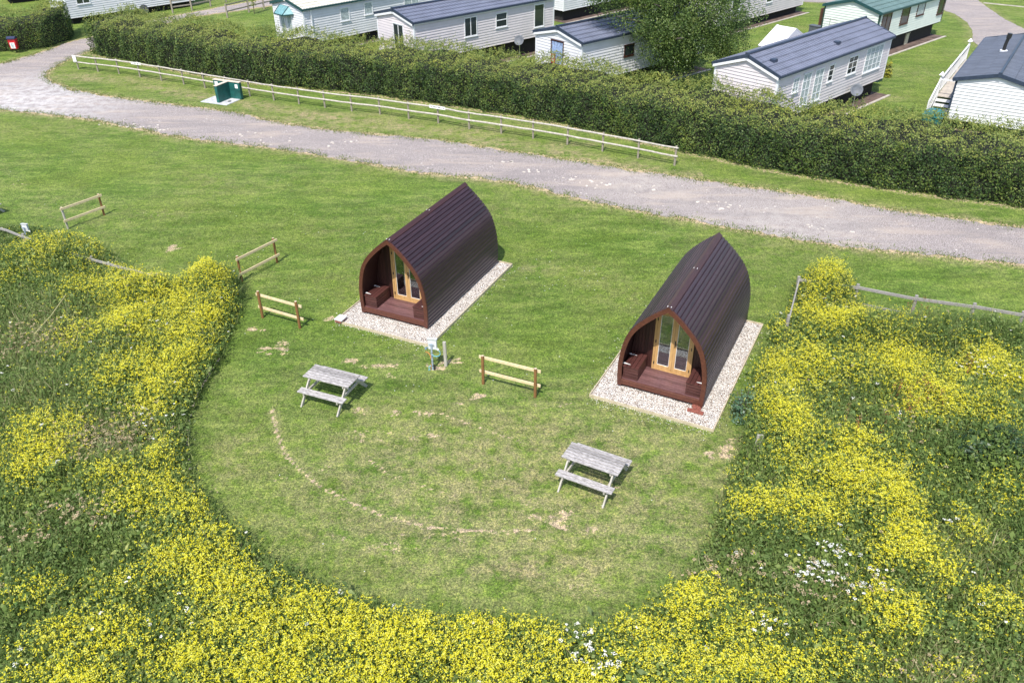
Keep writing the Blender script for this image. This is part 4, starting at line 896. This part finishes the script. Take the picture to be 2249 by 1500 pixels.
mb = MB(); mb.tube([(.42, -.62, .0305), (.42, -.62, .036)], .12, 12); mb.build('drain', M_BLACK, t_)
mb = MB(); mb.tube([(-.11, -1.0, .55), (-.14, -1.02, .5), (-.14, -1.0, .35)], .02, 6); mb.build('tap', M_STEEL, t_)

# ------------------------------------------------------------------ static caravans
def siding(name, c): return plain(name, c, .5, var=.035, scale=1.2)
SIDE_W = siding('siding_white', (.68, .68, .71, 1)); SIDE_P = siding('siding_cream', (.64, .59, .61, 1)); SIDE_G = siding('siding_pale_green', (.68, .73, .69, 1))
TRIM_W = plain('white_trim', (.76, .77, .8, 1), .4, var=.03); PANE = N('window_pane'); PANE.b.inputs['Base Color'].default_value = (.035, .045, .045, 1); PANE.b.inputs['Roughness'].default_value = .06; PANE.b.inputs['Specular IOR Level'].default_value = .8; PANE = PANE.m
NET = plain('net_curtain', (.42, .48, .5, 1), .5, var=.2, scale=9); BLUEC = plain('blue_curtain', (.30, .40, .62, 1), .6, var=.25, scale=7)
UNDER = plain('dark_underframe', (.02, .018, .018, 1), .9); DIRT = plain('caravan_dirt', (.13, .09, .075, 1), .95, var=.3, scale=2)
PAVE = plain('paving_slab', (.45, .41, .36, 1), .9, scale=3)
def tiles(name, c, rough=.42):
    k = N(name); v = k.coord(); f = k.noise(v, 1.3, 4); g = k.noise(v, 20, 2)
    d = tuple(q*.78 for q in c[:3]); e = tuple(q*1.15 for q in c[:3]); k.col(k.mix(.25, k.ramp(f, [(.3, d), (.7, e)]), k.ramp(g, [(.3, d), (.7, e)])))
    k.b.inputs['Roughness'].default_value = rough; return k.m
ROOF_B = tiles('roof_slate_blue', (.15, .165, .225)); ROOF_T = tiles('roof_teal', (.12, .19, .185)); ROOF_C = tiles('roof_cream', (.62, .60, .52), .5); ROOF_D = tiles('roof_dark_grey', (.105, .12, .155))
FAS_N = plain('fascia_navy', (.035, .05, .085, 1), .4); FAS_T = plain('fascia_teal', (.02, .07, .075, 1), .4)
BROWN = plain('brown_trim', (.07, .025, .02, 1), .4); DGREEN = plain('dark_green_trim', (.02, .06, .05, 1), .4)

def caravan(loc, a, W, L, zb, ze, zr, label, wall, roof, fascia, swin=(), gwin=(), trim=None, flat=False, soffit=True, pave=True, rows=5, extra=None, underclad=None):
    trim = trim or TRIM_W
    root = thing('static_caravan', label, 'static caravan', (loc[0], loc[1], 0), a, 'static caravans behind the hedge'); w2 = W/2
    # lapped walls
    def laps(name, axis, fixed, out, e0, e1, z0, z1, clip=None):
        mb = MB(); bh = .165; z = z0
        while z < z1-.01:
            zt = min(z+bh, z1); a0, a1 = e0, e1; b0, b1 = e0, e1
            if clip: a0, a1 = clip(z); b0, b1 = clip(zt)
            f0 = fixed+out*.034; f1 = fixed+out*.002
            def P(e, f, zz): return (f, e, zz) if axis == 'x' else (e, f, zz)
            mb.add([P(a0, f0, z), P(a1, f0, z), P(b1, f1, zt), P(b0, f1, zt), P(a0, fixed, z), P(a1, fixed, z)], [(0, 1, 2, 3), (0, 4, 5, 1)])
            z = zt
        return mb.build(name, wall, root)
    gclip = lambda z: ((-w2, w2) if z <= ze else (-w2*(zr-z)/(zr-ze+1e-6), w2*(zr-z)/(zr-ze+1e-6)))
    laps('wall', 'x', w2, 1, 0, L, zb, ze); laps('wall', 'x', -w2, -1, 0, L, zb, ze)
    laps('wall', 'y', 0, -1, -w2, w2, zb, zr-.06, gclip); laps('wall', 'y', L, 1, -w2, w2, zb, zr-.06, gclip)
    # solid body just inside, so that nothing shows through the laps
    mb = MB(); mb.prism([(-w2+.012, zb), (w2-.012, zb), (w2-.012, ze-.01), (0, zr-.07), (-w2+.012, ze-.01)], 'y', .012, L-.012); mb.build('inner_shell', wall, root)
    for cx in (-w2, w2):
        for cy in (0, L):
            mb = MB(); s1 = 1 if cx > 0 else -1; s2 = 1 if cy > 0 else -1
            xs_ = sorted((cx-s1*.07, cx+s1*.034)); ys_ = sorted((cy-s2*.07, cy+s2*.034)); mb.box(xs_[0], xs_[1], ys_[0], ys_[1], zb-.02, ze); mb.build('corner_trim', trim, root)
    # roof: rows of wavy tile sheets
    ov = .14; sl = (zr-ze)/w2
    rf = MB(); ys = np.linspace(-.12, L+.12, int(L/.05)); n = len(ys)
    for sgn in (1, -1):
        for r in range(rows):
            u0, u1 = r/rows, (r+1)/rows; X0, X1 = u0*(w2+ov), u1*(w2+ov)
            Vv = []
            for u, X, up, th in ((0, X0, .02, 0), (1, X1, .065, 0), (1, X1, .02, 0)):
                for y in ys:
                    wv = .016*math.sin(y*2*math.pi/.24)+(.006*math.sin(y*4*math.pi/.24)); Vv.append((sgn*(X-(.012*math.sin(y*2*math.pi/.24) if u else 0)), y, zr-sl*X+up+wv))
            rf.add(Vv, [(j*n+i, j*n+i+1, (j+1)*n+i+1, (j+1)*n+i) for j in range(2) for i in range(n-1)])
    rf_o = rf.build('roof', roof, root)
    mb = MB()
    for sgn in (1, -1):
        X1 = w2+ov; A = (0, zr-.01); Bq = (sgn*X1, zr-sl*X1-.01); mb.add([(A[0], -.10, A[1]), (Bq[0], -.10, Bq[1]), (Bq[0], L+.10, Bq[1]), (A[0], L+.10, A[1])], [(0, 1, 2, 3)])
    mb.build('roof_board', fascia, rf_o)
    mb = MB()
    for yy in (-.15, L+.10):
        for sgn in (1, -1):
            X1 = w2+ov+.02; zt = zr+.075; V_ = [(0, y, z) for y in (yy, yy+.05) for z in (zt, zt-.19)]+[(sgn*X1, y, z) for y in (yy, yy+.05) for z in (zt-sl*X1, zt-sl*X1-.19)]
            mb.add(V_, [(0, 1, 5, 4), (2, 6, 7, 3), (0, 4, 6, 2), (1, 3, 7, 5), (0, 2, 3, 1), (4, 5, 7, 6)])
    for sgn in (1, -1):
        X1 = w2+ov; zz = zr-sl*X1; xs_ = sorted((sgn*X1, sgn*(X1+.06))); mb.box(xs_[0], xs_[1], -.09, L+.09, zz-.07, zz+.035)
    mb.build('fascia', fascia, root)
    mb = MB(); mb.tube([(0, -.17, zr+.07), (0, L+.17, zr+.07)], .07, 8); mb.box(-.09, .09, -.19, -.16, zr-.12, zr+.14); mb.build('ridge_cap', fascia if roof is not ROOF_C else roof, rf_o)
    if soffit:
        mb = MB()
        for sgn in (1, -1):
            V_ = [(0, -.152, zr-.12), (0, -.152, zr-.25), (sgn*(w2+.08), -.152, ze-.10+.0), (sgn*(w2+.08), -.152, ze-.23)]; V_ += [(q[0], -.03, q[2]) for q in V_]
            mb.add(V_, [(0, 1, 3, 2), (4, 6, 7, 5), (1, 5, 7, 3)])
        mb.box(w2+.028, w2+.09, 0, L, ze-.20, ze-.07); mb.build('soffit', trim, root)
    # underframe, wheels
    mb = MB(); mb.box(-w2+.35, w2-.35, .3, L-.3, .02, zb-.01); mb.box(-w2+.06, w2-.06, .06, L-.06, zb-.10, zb-.002); mb.build('underframe', UNDER, root)
    # windows
    def window(side_, e0, e1, z0, z1, fm, style='plain', pane=PANE):
        P = (lambda e, d, z: (w2+.03+d, e, z)) if side_ == 's' else (lambda e, d, z: (e, -.03-d, z)); t = .055
        def bar(mb, a, b, c, d, o0, o1):
            V_ = [P(e, o, z) for o in (o0, o1) for e, z in ((a, c), (b, c), (b, d), (a, d))]
            mb.add(V_, [(0, 1, 2, 3), (4, 5, 6, 7), (0, 1, 5, 4), (1, 2, 6, 5), (2, 3, 7, 6), (3, 0, 4, 7)])
        mb = MB(); bar(mb, e0, e0+t, z0, z1, -.03, .03); bar(mb, e1-t, e1, z0, z1, -.03, .03); bar(mb, e0+t, e1-t, z0, z0+t, -.03, .03); bar(mb, e0+t, e1-t, z1-t, z1, -.03, .03)
        if style in ('split', 'door'): m_ = (e0+e1)/2; bar(mb, m_-.025, m_+.025, z0+t, z1-t, -.02, .025)
        if style == 'hbar': m_ = z0+(z1-z0)*.5; bar(mb, e0+t, e1-t, m_-.03, m_+.03, -.02, .025)
        if style.startswith('grid'):
            nx_, nz_ = int(style[4]), int(style[5])
            for i in range(1, nx_): q = e0+(e1-e0)*i/nx_; bar(mb, q-.014, q+.014, z0+t, z1-t, -.02, .02)
            for i in range(1, nz_): q = z0+(z1-z0)*i/nz_; bar(mb, e0+t, e1-t, q-.014, q+.014, -.022, .018)
        f_ = mb.build('window', fm, root); mb = MB(); bar(mb, e0+t-.005, e1-t+.005, z0+t-.005, z1-t+.005, -.02, .004); mb.build('pane', pane, f_)
        mb = MB(); bar(mb, e0-.03, e1+.03, z0-.045, z0-.001, -.02, .06); mb.build('sill', fm, f_); mb = MB(); bar(mb, e0-.02, e1+.02, z1+.001, z1+.03, -.02, .06); mb.build('lintel', fm, f_)
    for s_ in swin: window('s', *s_)
    for s_ in gwin: window('g', *s_)
    # hardstanding
    if pave:
        ca_, sa_ = math.cos(a), math.sin(a)
        def WP(u, v_): return (loc[0]+ca_*u-sa_*v_, loc[1]+sa_*u+ca_*v_)
        mb = MB(); q = [WP(-w2-.1, -.2), WP(w2+.45, -.2), WP(w2+.45, L+.3), WP(-w2-.1, L+.3)]
        mb.add([(*r, .012) for r in q], [(0, 1, 2, 3)]); o = mb.build('hardstanding', DIRT); tag(o, kind='structure')
        mb = MB(); q = [WP(w2+.45, -.2), WP(w2+.62, -.2), WP(w2+.62, L+.3), WP(w2+.45, L+.3)]; mb.prism(q, 'z', 0, .04); o = mb.build('hardstanding_kerb', PAVE); tag(o, kind='structure')
    return root
def local_thing(root_loc, a, u, v_): ca_, sa_ = math.cos(a), math.sin(a); return (root_loc[0]+ca_*u-sa_*v_, root_loc[1]+sa_*u+ca_*v_)

E_ = caravan((11.904, 42.162), -.813, 3.667, 12.144, .98, 3.38, 4.04, 'cream sided caravan with blue-grey tiled roof and barred white windows, right of the big tree', SIDE_P, ROOF_B, FAS_N,
    [(1.47, 2.08, 2.2, 2.94, TRIM_W, 'grid23', NET), (2.44, 3.27, 1.3, 2.98, TRIM_W, 'grid24', NET), (3.66, 4.55, 1.3, 2.96, TRIM_W, 'grid24', NET), (5.07, 5.65, 2.06, 2.97, TRIM_W, 'grid13'), (7.21, 8.28, 2.03, 3.0, TRIM_W, 'grid23'), (9.21, 11.26, 1.76, 3.13, TRIM_W, 'grid44', NET)])
for u, v_ in ((1.14, 6.9), (.94, .85)):
    zz = 4.04-(.66/1.83)*u+.06; mb = MB(); mb.box(u-.14, u+.14, v_-.16, v_+.16, zz-.05, zz+.10); mb.build('roof_vent', FAS_N, E_)
# gabled porch roof on the far side
mb = MB(); mb.prism([(6.3, 3.0), (7.9, 3.78), (9.5, 3.0)], 'x', -3.1, -1.9); mb.build('porch', SIDE_W, E_)
mb = MB()
for a0, b0 in (((6.15, 2.96), (7.9, 3.83)), ((7.9, 3.83), (9.65, 2.96))): mb.beam((-3.12, a0[0], a0[1]), (-3.12, b0[0], b0[1]), .08, .1); mb.beam((-2.5, a0[0], a0[1]), (-2.5, b0[0], b0[1]), 1.2, .04)
mb.build('porch_roof', TRIM_W, E_)
caravan((23.368, 59.275), -.843, 4.067, 9.869, 1.05, 2.95, 3.51, 'pale caravan with teal roof and dark green corner trim, top right behind the blue-roofed one', SIDE_G, ROOF_T, FAS_T,
    [(.35, 1.63, 1.35, 2.77, BROWN, 'split'), (3.07, 4.25, 1.72, 2.83, BROWN, 'plain'), (5.37, 6.53, 2.0, 2.83, BROWN, 'plain', NET), (8.8, 9.7, 1.63, 2.80, BROWN, 'plain')], trim=DGREEN, soffit=False)
G_ = caravan((24.634, 41.874), -.591, 3.783, 10.5, .53, 2.63, 3.07, 'white sided caravan with dark roof and black flue cut off by the right edge', SIDE_W, ROOF_D, FAS_N, trim=FAS_N, soffit=False, rows=3)
mb = MB(); mb.tube([(-.55, 5.76, 2.9), (-.55, 5.76, 3.35), (-.5, 5.76, 3.75)], .09, 10); mb.tube([(-.5, 5.76, 3.7), (-.48, 5.76, 3.95)], .13, 10); mb.build('flue', M_BLACK, G_)
mb = MB(); mb.tube([(-.55, 5.76, 2.95), (-.55, 5.76, 3.06)], .2, 12); mb.build('flue_collar', TRIM_W, G_)
caravan((2.804, 49.58), -.872, 3.899, 11.129, 1.03, 3.36, 3.86, 'white caravan with blue-grey roof and brown framed window, partly behind the big tree', SIDE_W, ROOF_B, FAS_N,
    [(3.5, 4.35, 1.98, 2.65, BROWN, 'plain'), (7.0, 7.9, 1.6, 2.7, BROWN, 'plain')], [(-.59, .48, 1.75, 3.1, BROWN, 'plain', BLUEC)])
l_ = local_thing((2.804, 49.58), -.872, -.34, -.075); sg = thing('sale_notice', 'red notice with white marks in the window of the white caravan beside the big tree', 'notice', (l_[0], l_[1], 2.05), -.872)
mb = MB(); mb.box(-.17, .17, -.01, 0, -.27, .27); mb.build('panel', plain('crimson_card', (.4, .01, .04, 1), .5, var=.05), sg)
mb = MB(); mb.prism([(-.09, .09), (.09, .09), (.06, .17), (0, .22), (-.06, .17)], 'y', -.0145, -.011); mb.box(-.10, .10, -.0145, -.011, -.02, .05); mb.box(-.09, .08, -.0145, -.011, -.14, -.07); mb.build('marks', M_SIGN, sg)
caravan((-7.267, 54.424), -.845, 3.978, 12.031, 1.10, 3.50, 3.98, 'long cream caravan with slate blue roof, left of the small brown-windowed one', SIDE_P, ROOF_B, FAS_N,
    [(3.96, 5.02, 2.0, 3.2, TRIM_W, 'split', PANE), (6.64, 7.65, 2.2, 3.12, TRIM_W, 'hbar'), (10.13, 11.07, 1.72, 3.22, TRIM_W, 'plain')], [(-.19, .92, 1.3, 3.15, TRIM_W, 'split')])
B_ = caravan((-15.644, 61.205), -.774, 3.774, 14.0, .66, 2.99, 3.42, 'white caravan with cream roof, teal barge boards and a teal window canopy', SIDE_W, ROOF_C, FAS_T,
    [(3.04, 3.84, 1.72, 2.62, TRIM_W, 'plain', NET), (5.17, 5.94, 1.85, 2.7, TRIM_W, 'plain', NET), (8.91, 10.4, 1.6, 2.78, TRIM_W, 'split', NET)], [(-1.05, -.5, 1.1, 2.34, TRIM_W, 'plain', NET), (-.2, .45, 1.1, 2.40, TRIM_W, 'plain', NET)], soffit=False)
mb = MB(); mb.add([(-1.2, -.03, 2.5), (-.9, -.03, 2.95), (.25, -.03, 2.95), (.75, -.03, 2.5), (-.95, -.55, 2.42), (.1, -.55, 2.42)], [(0, 1, 4), (1, 2, 5, 4), (2, 3, 5), (0, 4, 5, 3), (0, 3, 2, 1)]); mb.build('canopy', plain('canopy_teal', (.16, .33, .36, 1), .35), B_)
mb = MB(); mb.beam((-1.2, -.05, 2.48), (-.95, -.57, 2.41), .05, .07); mb.beam((-.95, -.57, 2.41), (.1, -.57, 2.41), .05, .07); mb.beam((.1, -.57, 2.41), (.75, -.05, 2.48), .05, .07); mb.beam((-.9, -.05, 2.97), (-.95, -.57, 2.44), .03, .03); mb.beam((.25, -.05, 2.97), (.1, -.57, 2.44), .03, .03); mb.build('canopy_frame', FAS_T, B_)
mb = MB(); mb.box(3.774/2+.03, 3.774/2+.10, .55, .63, .66, 2.9); mb.build('downpipe', TRIM_W, B_)
A_ = caravan((-36.79, 71.096), -.786, 3.69, 10.738, .50, 2.74, 3.29, 'white caravan with a dark wheel above the gap between the two hedges', SIDE_W, ROOF_B, FAS_N,
    [(.83, 1.91, 1.45, 2.12, TRIM_W, 'split')], soffit=False, pave=False)
mb = MB(); mb.tube([(1.80, 6.1, .36), (1.88, 6.1, .36)], .40, 18); mb.build('wheel', plain('tyre_grey', (.10, .10, .115, 1), .7), A_)
caravan((3.0, 71.2), -.80, 3.7, 11, .85, 3.1, 3.6, 'white caravan with a brown corner pipe at the top edge, behind the long cream one', SIDE_W, ROOF_B, FAS_N, [(3, 4.2, 1.7, 2.7, BROWN, 'plain')], trim=TRIM_W, soffit=False)
l_ = (4.85, 69.27); 
caravan((14.4, 66.2), -.815, 3.7, 12.2, .62, 2.9, 3.4, 'cream caravan at the top edge just right of the big tree', SIDE_P, ROOF_B, FAS_N, [(6.3, 7.2, 1.5, 2.5, TRIM_W, 'plain'), (1.5, 2.6, 1.5, 2.5, TRIM_W, 'plain')], soffit=False)
caravan((-46.3, 80.2), -.95, 3.7, 10.5, .55, 2.8, 3.3, 'white caravan barely showing at the top left corner behind the short hedge', SIDE_W, ROOF_B, FAS_N, soffit=False, pave=False)

# steps and balustrade beside the right-hand caravan
gl, ga = (24.634, 41.874), -.591
dk = thing('deck_steps', 'white stepped deck with balustrade and lantern posts beside the dark-roofed caravan', 'steps', (gl[0], gl[1], 0), ga)
W_WH = plain('white_upvc', (.72, .72, .73, 1), .4, var=.04); W_BEI = plain('beige_deck', (.48, .43, .38, 1), .7)
mb = MB(); mb.box(-3.0, -1.95, 3.4, 12.9, .70, .76); mb.build('deck', W_BEI, dk)
for i in range(4): mb = MB(); mb.box(-2.95, -1.98, 1.5+i*.47, 1.5+i*.47+.44, .11+i*.15, .16+i*.15); mb.build('tread', W_WH, dk)
for y_ in (3.4, 6.6, 9.7, 12.9):
    mb = MB(); mb.box(-3.07, -2.95, y_-.06, y_+.06, 0, 1.72); o = mb.build('newel_post', W_WH, dk)
    if y_ in (3.4, 12.9): mb = MB(); mb.box(-3.09, -2.93, y_-.08, y_+.08, 1.86, 1.88); mb.box(-3.05, -2.97, y_-.04, y_+.04, 1.72, 1.86); mb.add([(-3.15, y_-.14, 1.88), (-2.87, y_-.14, 1.88), (-2.87, y_+.14, 1.88), (-3.15, y_+.14, 1.88), (-3.01, y_, 2.08)], [(0, 1, 4), (1, 2, 4), (2, 3, 4), (3, 0, 4), (0, 3, 2, 1)]); mb.build('lantern', W_WH, o)
mb = MB(); mb.box(-3.05, -2.97, .9, 1.02, 0, 1.05); mb.build('newel_post', W_WH, dk)
mb = MB(); mb.beam((-3.01, 3.4, 1.66), (-3.01, 12.9, 1.66), .09, .07); mb.beam((-3.01, 3.4, .88), (-3.01, 12.9, .88), .06, .06); mb.beam((-3.01, .95, 1.0), (-3.01, 3.4, 1.66), .08, .07); mb.beam((-3.01, 1.0, .12), (-3.01, 3.4, .80), .05, .16); mb.beam((-3.0, 3.4, 1.64), (-1.98, 3.4, 1.64), .07, .07) ; mb.build('handrail', W_WH, dk)
mb = MB()
for i in range(56): y_ = 3.6+i*.165; mb.box(-3.03, -2.99, y_-.02, y_+.02, .88, 1.64)
for i in range(12): y_ = 1.1+i*.19; mb.box(-3.03, -2.99, y_-.02, y_+.02, .2+(y_-.95)*.27, 1.0+(y_-.95)*.27)
mb.build('balusters', W_WH, dk)
# green garden box by the same caravan
l_ = local_thing(gl, ga, -2.45, -.25); t_ = thing('storage_box', 'teal garden storage box with domed lid by the deck steps at the right', 'box', (l_[0], l_[1], 0), ga)
TEAL = plain('teal_plastic', (.02, .13, .14, 1), .4)
mb = MB(); mb.box(-.5, .42, -.4, .4, 0, .62); mb.build('body', TEAL, t_, bevel=.02)
mb = MB(); mb.prism([(-.56, .625), (.48, .625), (.44, .78), (.2, .92), (-.28, .92), (-.52, .78)], 'y', -.45, .45); mb.build('lid', plain('teal_lid', (.03, .20, .22, 1), .4), t_, bevel=.02)

# ------------------------------------------------------------------ small things round the caravans
M_DISH = plain('dish_grey', (.12, .135, .165, 1), .6)
def dish(x_, y_, a, label, hh=1.2):
    root = thing('satellite_dish', label, 'satellite dish', (x_, y_, 0), a, 'satellite dishes beside the caravans')
    mb = MB(); mb.tube([(0, 0, 0), (0, 0, hh-.05)], .03, 8); mb.build('mast', M_STEEL, root)
    mb = MB(); n_ = 20; V_ = [(0, -.10, .0)]; F_ = []
    for rr, dp in ((.12, -.09), (.25, -.055), (.34, 0)): V_ += [(rr*math.cos(2*math.pi*i/n_)*1.0, dp-.0, rr*math.sin(2*math.pi*i/n_)*1.05) for i in range(n_)]
    F_ += [(0, 1+i, 1+(i+1) % n_) for i in range(n_)]
    for r_ in range(2): F_ += [(1+r_*n_+i, 1+(r_+1)*n_+i, 1+(r_+1)*n_+(i+1) % n_, 1+r_*n_+(i+1) % n_) for i in range(n_)]
    M_ = Matrix.Translation((0, -.08, hh)) @ Matrix.Rotation(R(-28), 4, 'X'); mb.add([M_ @ Vector((v_[0], -v_[1]*1.0-.1, v_[2])) for v_ in V_], F_)
    d_ = mb.build('reflector', M_DISH, root, smooth=True); md = d_.modifiers.new('thick', 'SOLIDIFY'); md.thickness = .012
    mb = MB(); mb.beam((0, -.12, hh-.35), (0, -.62, hh-.08), .02, .03); mb.box(-.04, .04, -.68, -.58, hh-.1, hh-.02); mb.build('feed_arm', M_STEEL, root)
d1, d2 = WD['dish']
dish(.63, 58.3, -.25, 'grey satellite dish on a short mast against the long cream caravan'); dish(19.25, 45.95, -.25, 'grey satellite dish on a short mast against the blue-roofed caravan right of the tree')
def gas(x_, y_, a, c, label):
    root = thing('gas_cabinet', label, 'gas cabinet', (x_, y_, 0), a); m_ = plain('cabinet_%d' % int(c[0]*100), c, .5)
    mb = MB(); mb.box(-.45, .45, -.25, .25, 0, .75); mb.build('body', m_, root, bevel=.03); mb = MB(); mb.box(-.48, .48, -.28, .28, .752, .80); mb.build('lid', m_, root)
M_ = WD['misc']
gas(M_[3][0], M_[3][1], -.8, (.45, .52, .42, 1), 'pale green gas cabinet beside the cream caravan at the top edge')
gas(28.4, 62.0, -.8, (.55, .52, .38, 1), 'cream gas cabinet beside the teal-roofed caravan')
mb = MB(); mb.box(-.35, .35, -.3, .3, 0, .62); mb.box(-.38, .38, -.33, .33, .62, .68); o = mb.build('planter', plain('dark_green_tub', (.02, .06, .055, 1), .5)); o.location = (22.9, 52.2, 0); o.rotation_euler.z = -.8; tag(o, 'dark green tub at the far corner of the blue-roofed caravan', 'tub')
shrub((23.95, 53.0, 0), .3, .3, 1.0, 'small yellow-green shrub at the far corner of the blue-roofed caravan', .07, [(0, (.12, .16, .02)), (1, (.5, .45, .05))], 'shrub', 500)
gas(22.9, 64.3, -.84, (.10, .11, .13, 1), 'dark flat-topped cabinet at the left wall of the teal-roofed caravan')
mb = MB(); mb.box(-.05, .05, -.22, .22, 0, 1.7); o = mb.build('screen_panel', plain('brown_screen', (.11, .05, .03, 1), .7)); o.location = (23.76, 66.0, 0); o.rotation_euler.z = -.84; tag(o, 'narrow brown timber screen at the left wall of the teal-roofed caravan', 'screen')
l_ = local_thing((23.368, 59.275), -.843, -1.2, -.5); t_ = thing('aerial', 'thin television aerial on a pole in front of the teal-roofed caravan', 'aerial', (l_[0], l_[1], 0), -.84)
mb = MB(); mb.tube([(0, 0, 0), (0, 0, 2.2)], .02, 6); mb.build('pole', M_STEEL, t_)
mb = MB(); mb.beam((-.5, 0, 2.15), (.5, 0, 2.15), .02, .02)
for q in (-.45, -.25, 0, .25, .45): mb.beam((q, -.2, 2.16), (q, .2, 2.16), .015, .015)
mb.build('elements', M_STEEL, t_)

# ------------------------------------------------------------------ far fences and kerb
def far_fence(P, label, h=1.0):
    ox, oy = P[0]; root = thing('paddock_fence', label, 'fence', (ox, oy, 0)); m_ = W_LPOST
    for x_, y_ in P: mb = MB(); mb.box(x_-ox-.06, x_-ox+.06, y_-oy-.06, y_-oy+.06, 0, h+.1); mb.build('post', m_, root)
    for (ax, ay), (bx, by) in zip(P[:-1], P[1:]):
        for z in (h, h*.5): mb = MB(); mb.beam((ax-ox, ay-oy, z), (bx-ox, by-oy, z), .05, .10); mb.build('rail', m_, root)
far_fence([tuple(q) for q in WD['farA']], 'weathered two-rail fence on the far side of the road at the top left')
far_fence([tuple(q) for q in WD['farB']], 'weathered two-rail fence beside the sapling at the top left')
kb = WD['kerb']; mb = MB()
for a, b in zip(kb[:-1], kb[1:]): mb.beam((*a, .03), (*b, .03), .16, .08)
o = mb.build('kerb', PAVE); tag(o, 'pale straight kerb across the grass at the top right corner', 'kerb')

# ------------------------------------------------------------------ daisies, stones and short turf blades
def open_ground(n, area):
    X = RNG.uniform(area[0], area[1], n); Y = RNG.uniform(area[2], area[3], n); k = ~in_poly(X, Y, MEADOW) & ~in_poly(X, Y, ROAD) & (np.abs(X) < Y*.66+2)
    for x_, y_, a in PODS:
        c_, s_ = math.cos(a), math.sin(a); u = c_*(X-x_)+s_*(Y-y_); v_ = -s_*(X-x_)+c_*(Y-y_); k &= ~((np.abs(u) < 1.83) & (v_ > -.87) & (v_ < 5.3))
    k &= ~(Y > np.interp(X, [p[0] for p in HFR], [p[1] for p in HFR])-.1)
    return X[k], Y[k]
X, Y = open_ground(26000, (-26, 26, 12, 58)); cl = np.clip(snoise(X, Y, 1.6, 3, 3)*1.6-.35, 0, 1)+.05
spot = blobsum(X, Y, [(3.0-.9, 26.4, 1.1, .9, .9), (2.0, 36.9, 2.2, .7, .9), (-2.8, 19.8, .6, .5, .5), (.0, 20.6, 1.2, .5, .4), (-12, 33, 1, .6, .4)])
k = RNG.random(len(X)) < cl*.16+spot*.6; X, Y = X[k], Y[k]; P = np.stack([X, Y, RNG.uniform(.03, .06, len(X))], 1)
o = raw_mesh('daisies', leaves(P, np.tile([0, 0, 1.], (len(P), 1)), .017, .016, .2), 4, leafmat('daisy', [(0, (.7, .7, .66)), (1, (.86, .86, .84))], 0), RNG.random(len(P)))
tag(o, 'tiny white daisies scattered over the lawn', 'daisies', kind='stuff')
X, Y = open_ground(200000, (-16, 14, 11, 33)); n = len(X)
def dryness(X, Y): return np.maximum(np.maximum(blobsum(X, Y, WD['dry']), .62*np.exp(-(((X-.5)/8)**2+((Y-15.5)/4.5)**2)**1.5)), .2+.2*snoise(X, Y, .5, 3))
bb = blobsum(X, Y, BARE, 1.3); bb = np.maximum(bb, .7*np.exp(-(dist_line(X, Y, WD['tracks'][0])/.12)**2)); dd = dryness(X, Y)
k = RNG.random(n) < np.clip(.8+.5*snoise(X, Y, 2.5, 7)-1.6*bb-.5*dd, .03, 1); X, Y = X[k], Y[k]; n = len(X)
tl = leafmat('turf_blade', [(0, (.06, .115, .018)), (.45, (.13, .20, .036)), (.75, (.23, .285, .075)), (1, (.42, .39, .2))], .25, .6, .2)
o = raw_mesh('turf', blades(np.stack([X, Y, 0*X], 1), RNG.uniform(.025, .055, n), RNG.uniform(.006, .012, n), .6), 3, tl, .40+.35*dryness(X, Y)+.2*snoise(X, Y, 1.2, 2)+RNG.normal(0, .22, n))
tag(o, 'short mown grass blades of the lawn', 'grass', kind='stuff')
RL = np.array(ROAD[:]); seg = np.hypot(*np.diff(RL, axis=0).T); cs = np.concatenate([[0], np.cumsum(seg)]); s_ = RNG.uniform(0, cs[-1], 34000)
X = np.interp(s_, cs, RL[:, 0])+RNG.normal(0, .22, len(s_)); Y = np.interp(s_, cs, RL[:, 1])+RNG.normal(0, .22, len(s_)); k = (snoise(X, Y, 3.2, 4) > -.15) & (Y < 62); X, Y = X[k], Y[k]
o = raw_mesh('verge_grass', blades(np.stack([X, Y, 0*X], 1), RNG.uniform(.04, .11, len(X)), RNG.uniform(.01, .02, len(X)), .6), 3, tl, .45+RNG.normal(0, .22, len(X)))
tag(o, 'ragged grass tufts creeping over the edges of the gravel track', 'grass', kind='stuff')
# pale stones pressed into the track
mb = MB(); rs = random.Random(9)
for (px, py) in [(2.6, 36.0), (3.3, 35.6), (3.9, 35.2), (-.3, 38.1), (6.2, 34.6), (1.2, 36.9), (-22.5, 44.8), (-20.6, 43.6), (-19.2, 43.9), (-18.4, 43.2), (-12.3, 41.7), (-14.1, 42.6), (8.6, 33.2), (9.4, 32.6), (-9, 41), (12.6, 30.5)]:
    for q in range(5):
        s_ = rs.uniform(.04, .13); mm = Matrix.Translation((px+rs.gauss(0, .45), py+rs.gauss(0, .25), .0)) @ Matrix.Rotation(rs.uniform(0, 3), 4, 'Z')
        pl_ = [(math.cos(t)*s_*rs.uniform(.7, 1.1), math.sin(t)*s_*.7*rs.uniform(.7, 1.1)) for t in (0, 1, 2, 3, 4.1, 5.2)]
        m3 = MB(); m3.prism(pl_, 'z', 0, .03); mb.add([mm @ Vector(v_) for v_ in m3.v], m3.f)
o = mb.build('track_stones', plain('pale_stone', (.62, .56, .5, 1), .9)); tag(o, 'pale flat stones pressed into the gravel track', 'stones', kind='stuff')
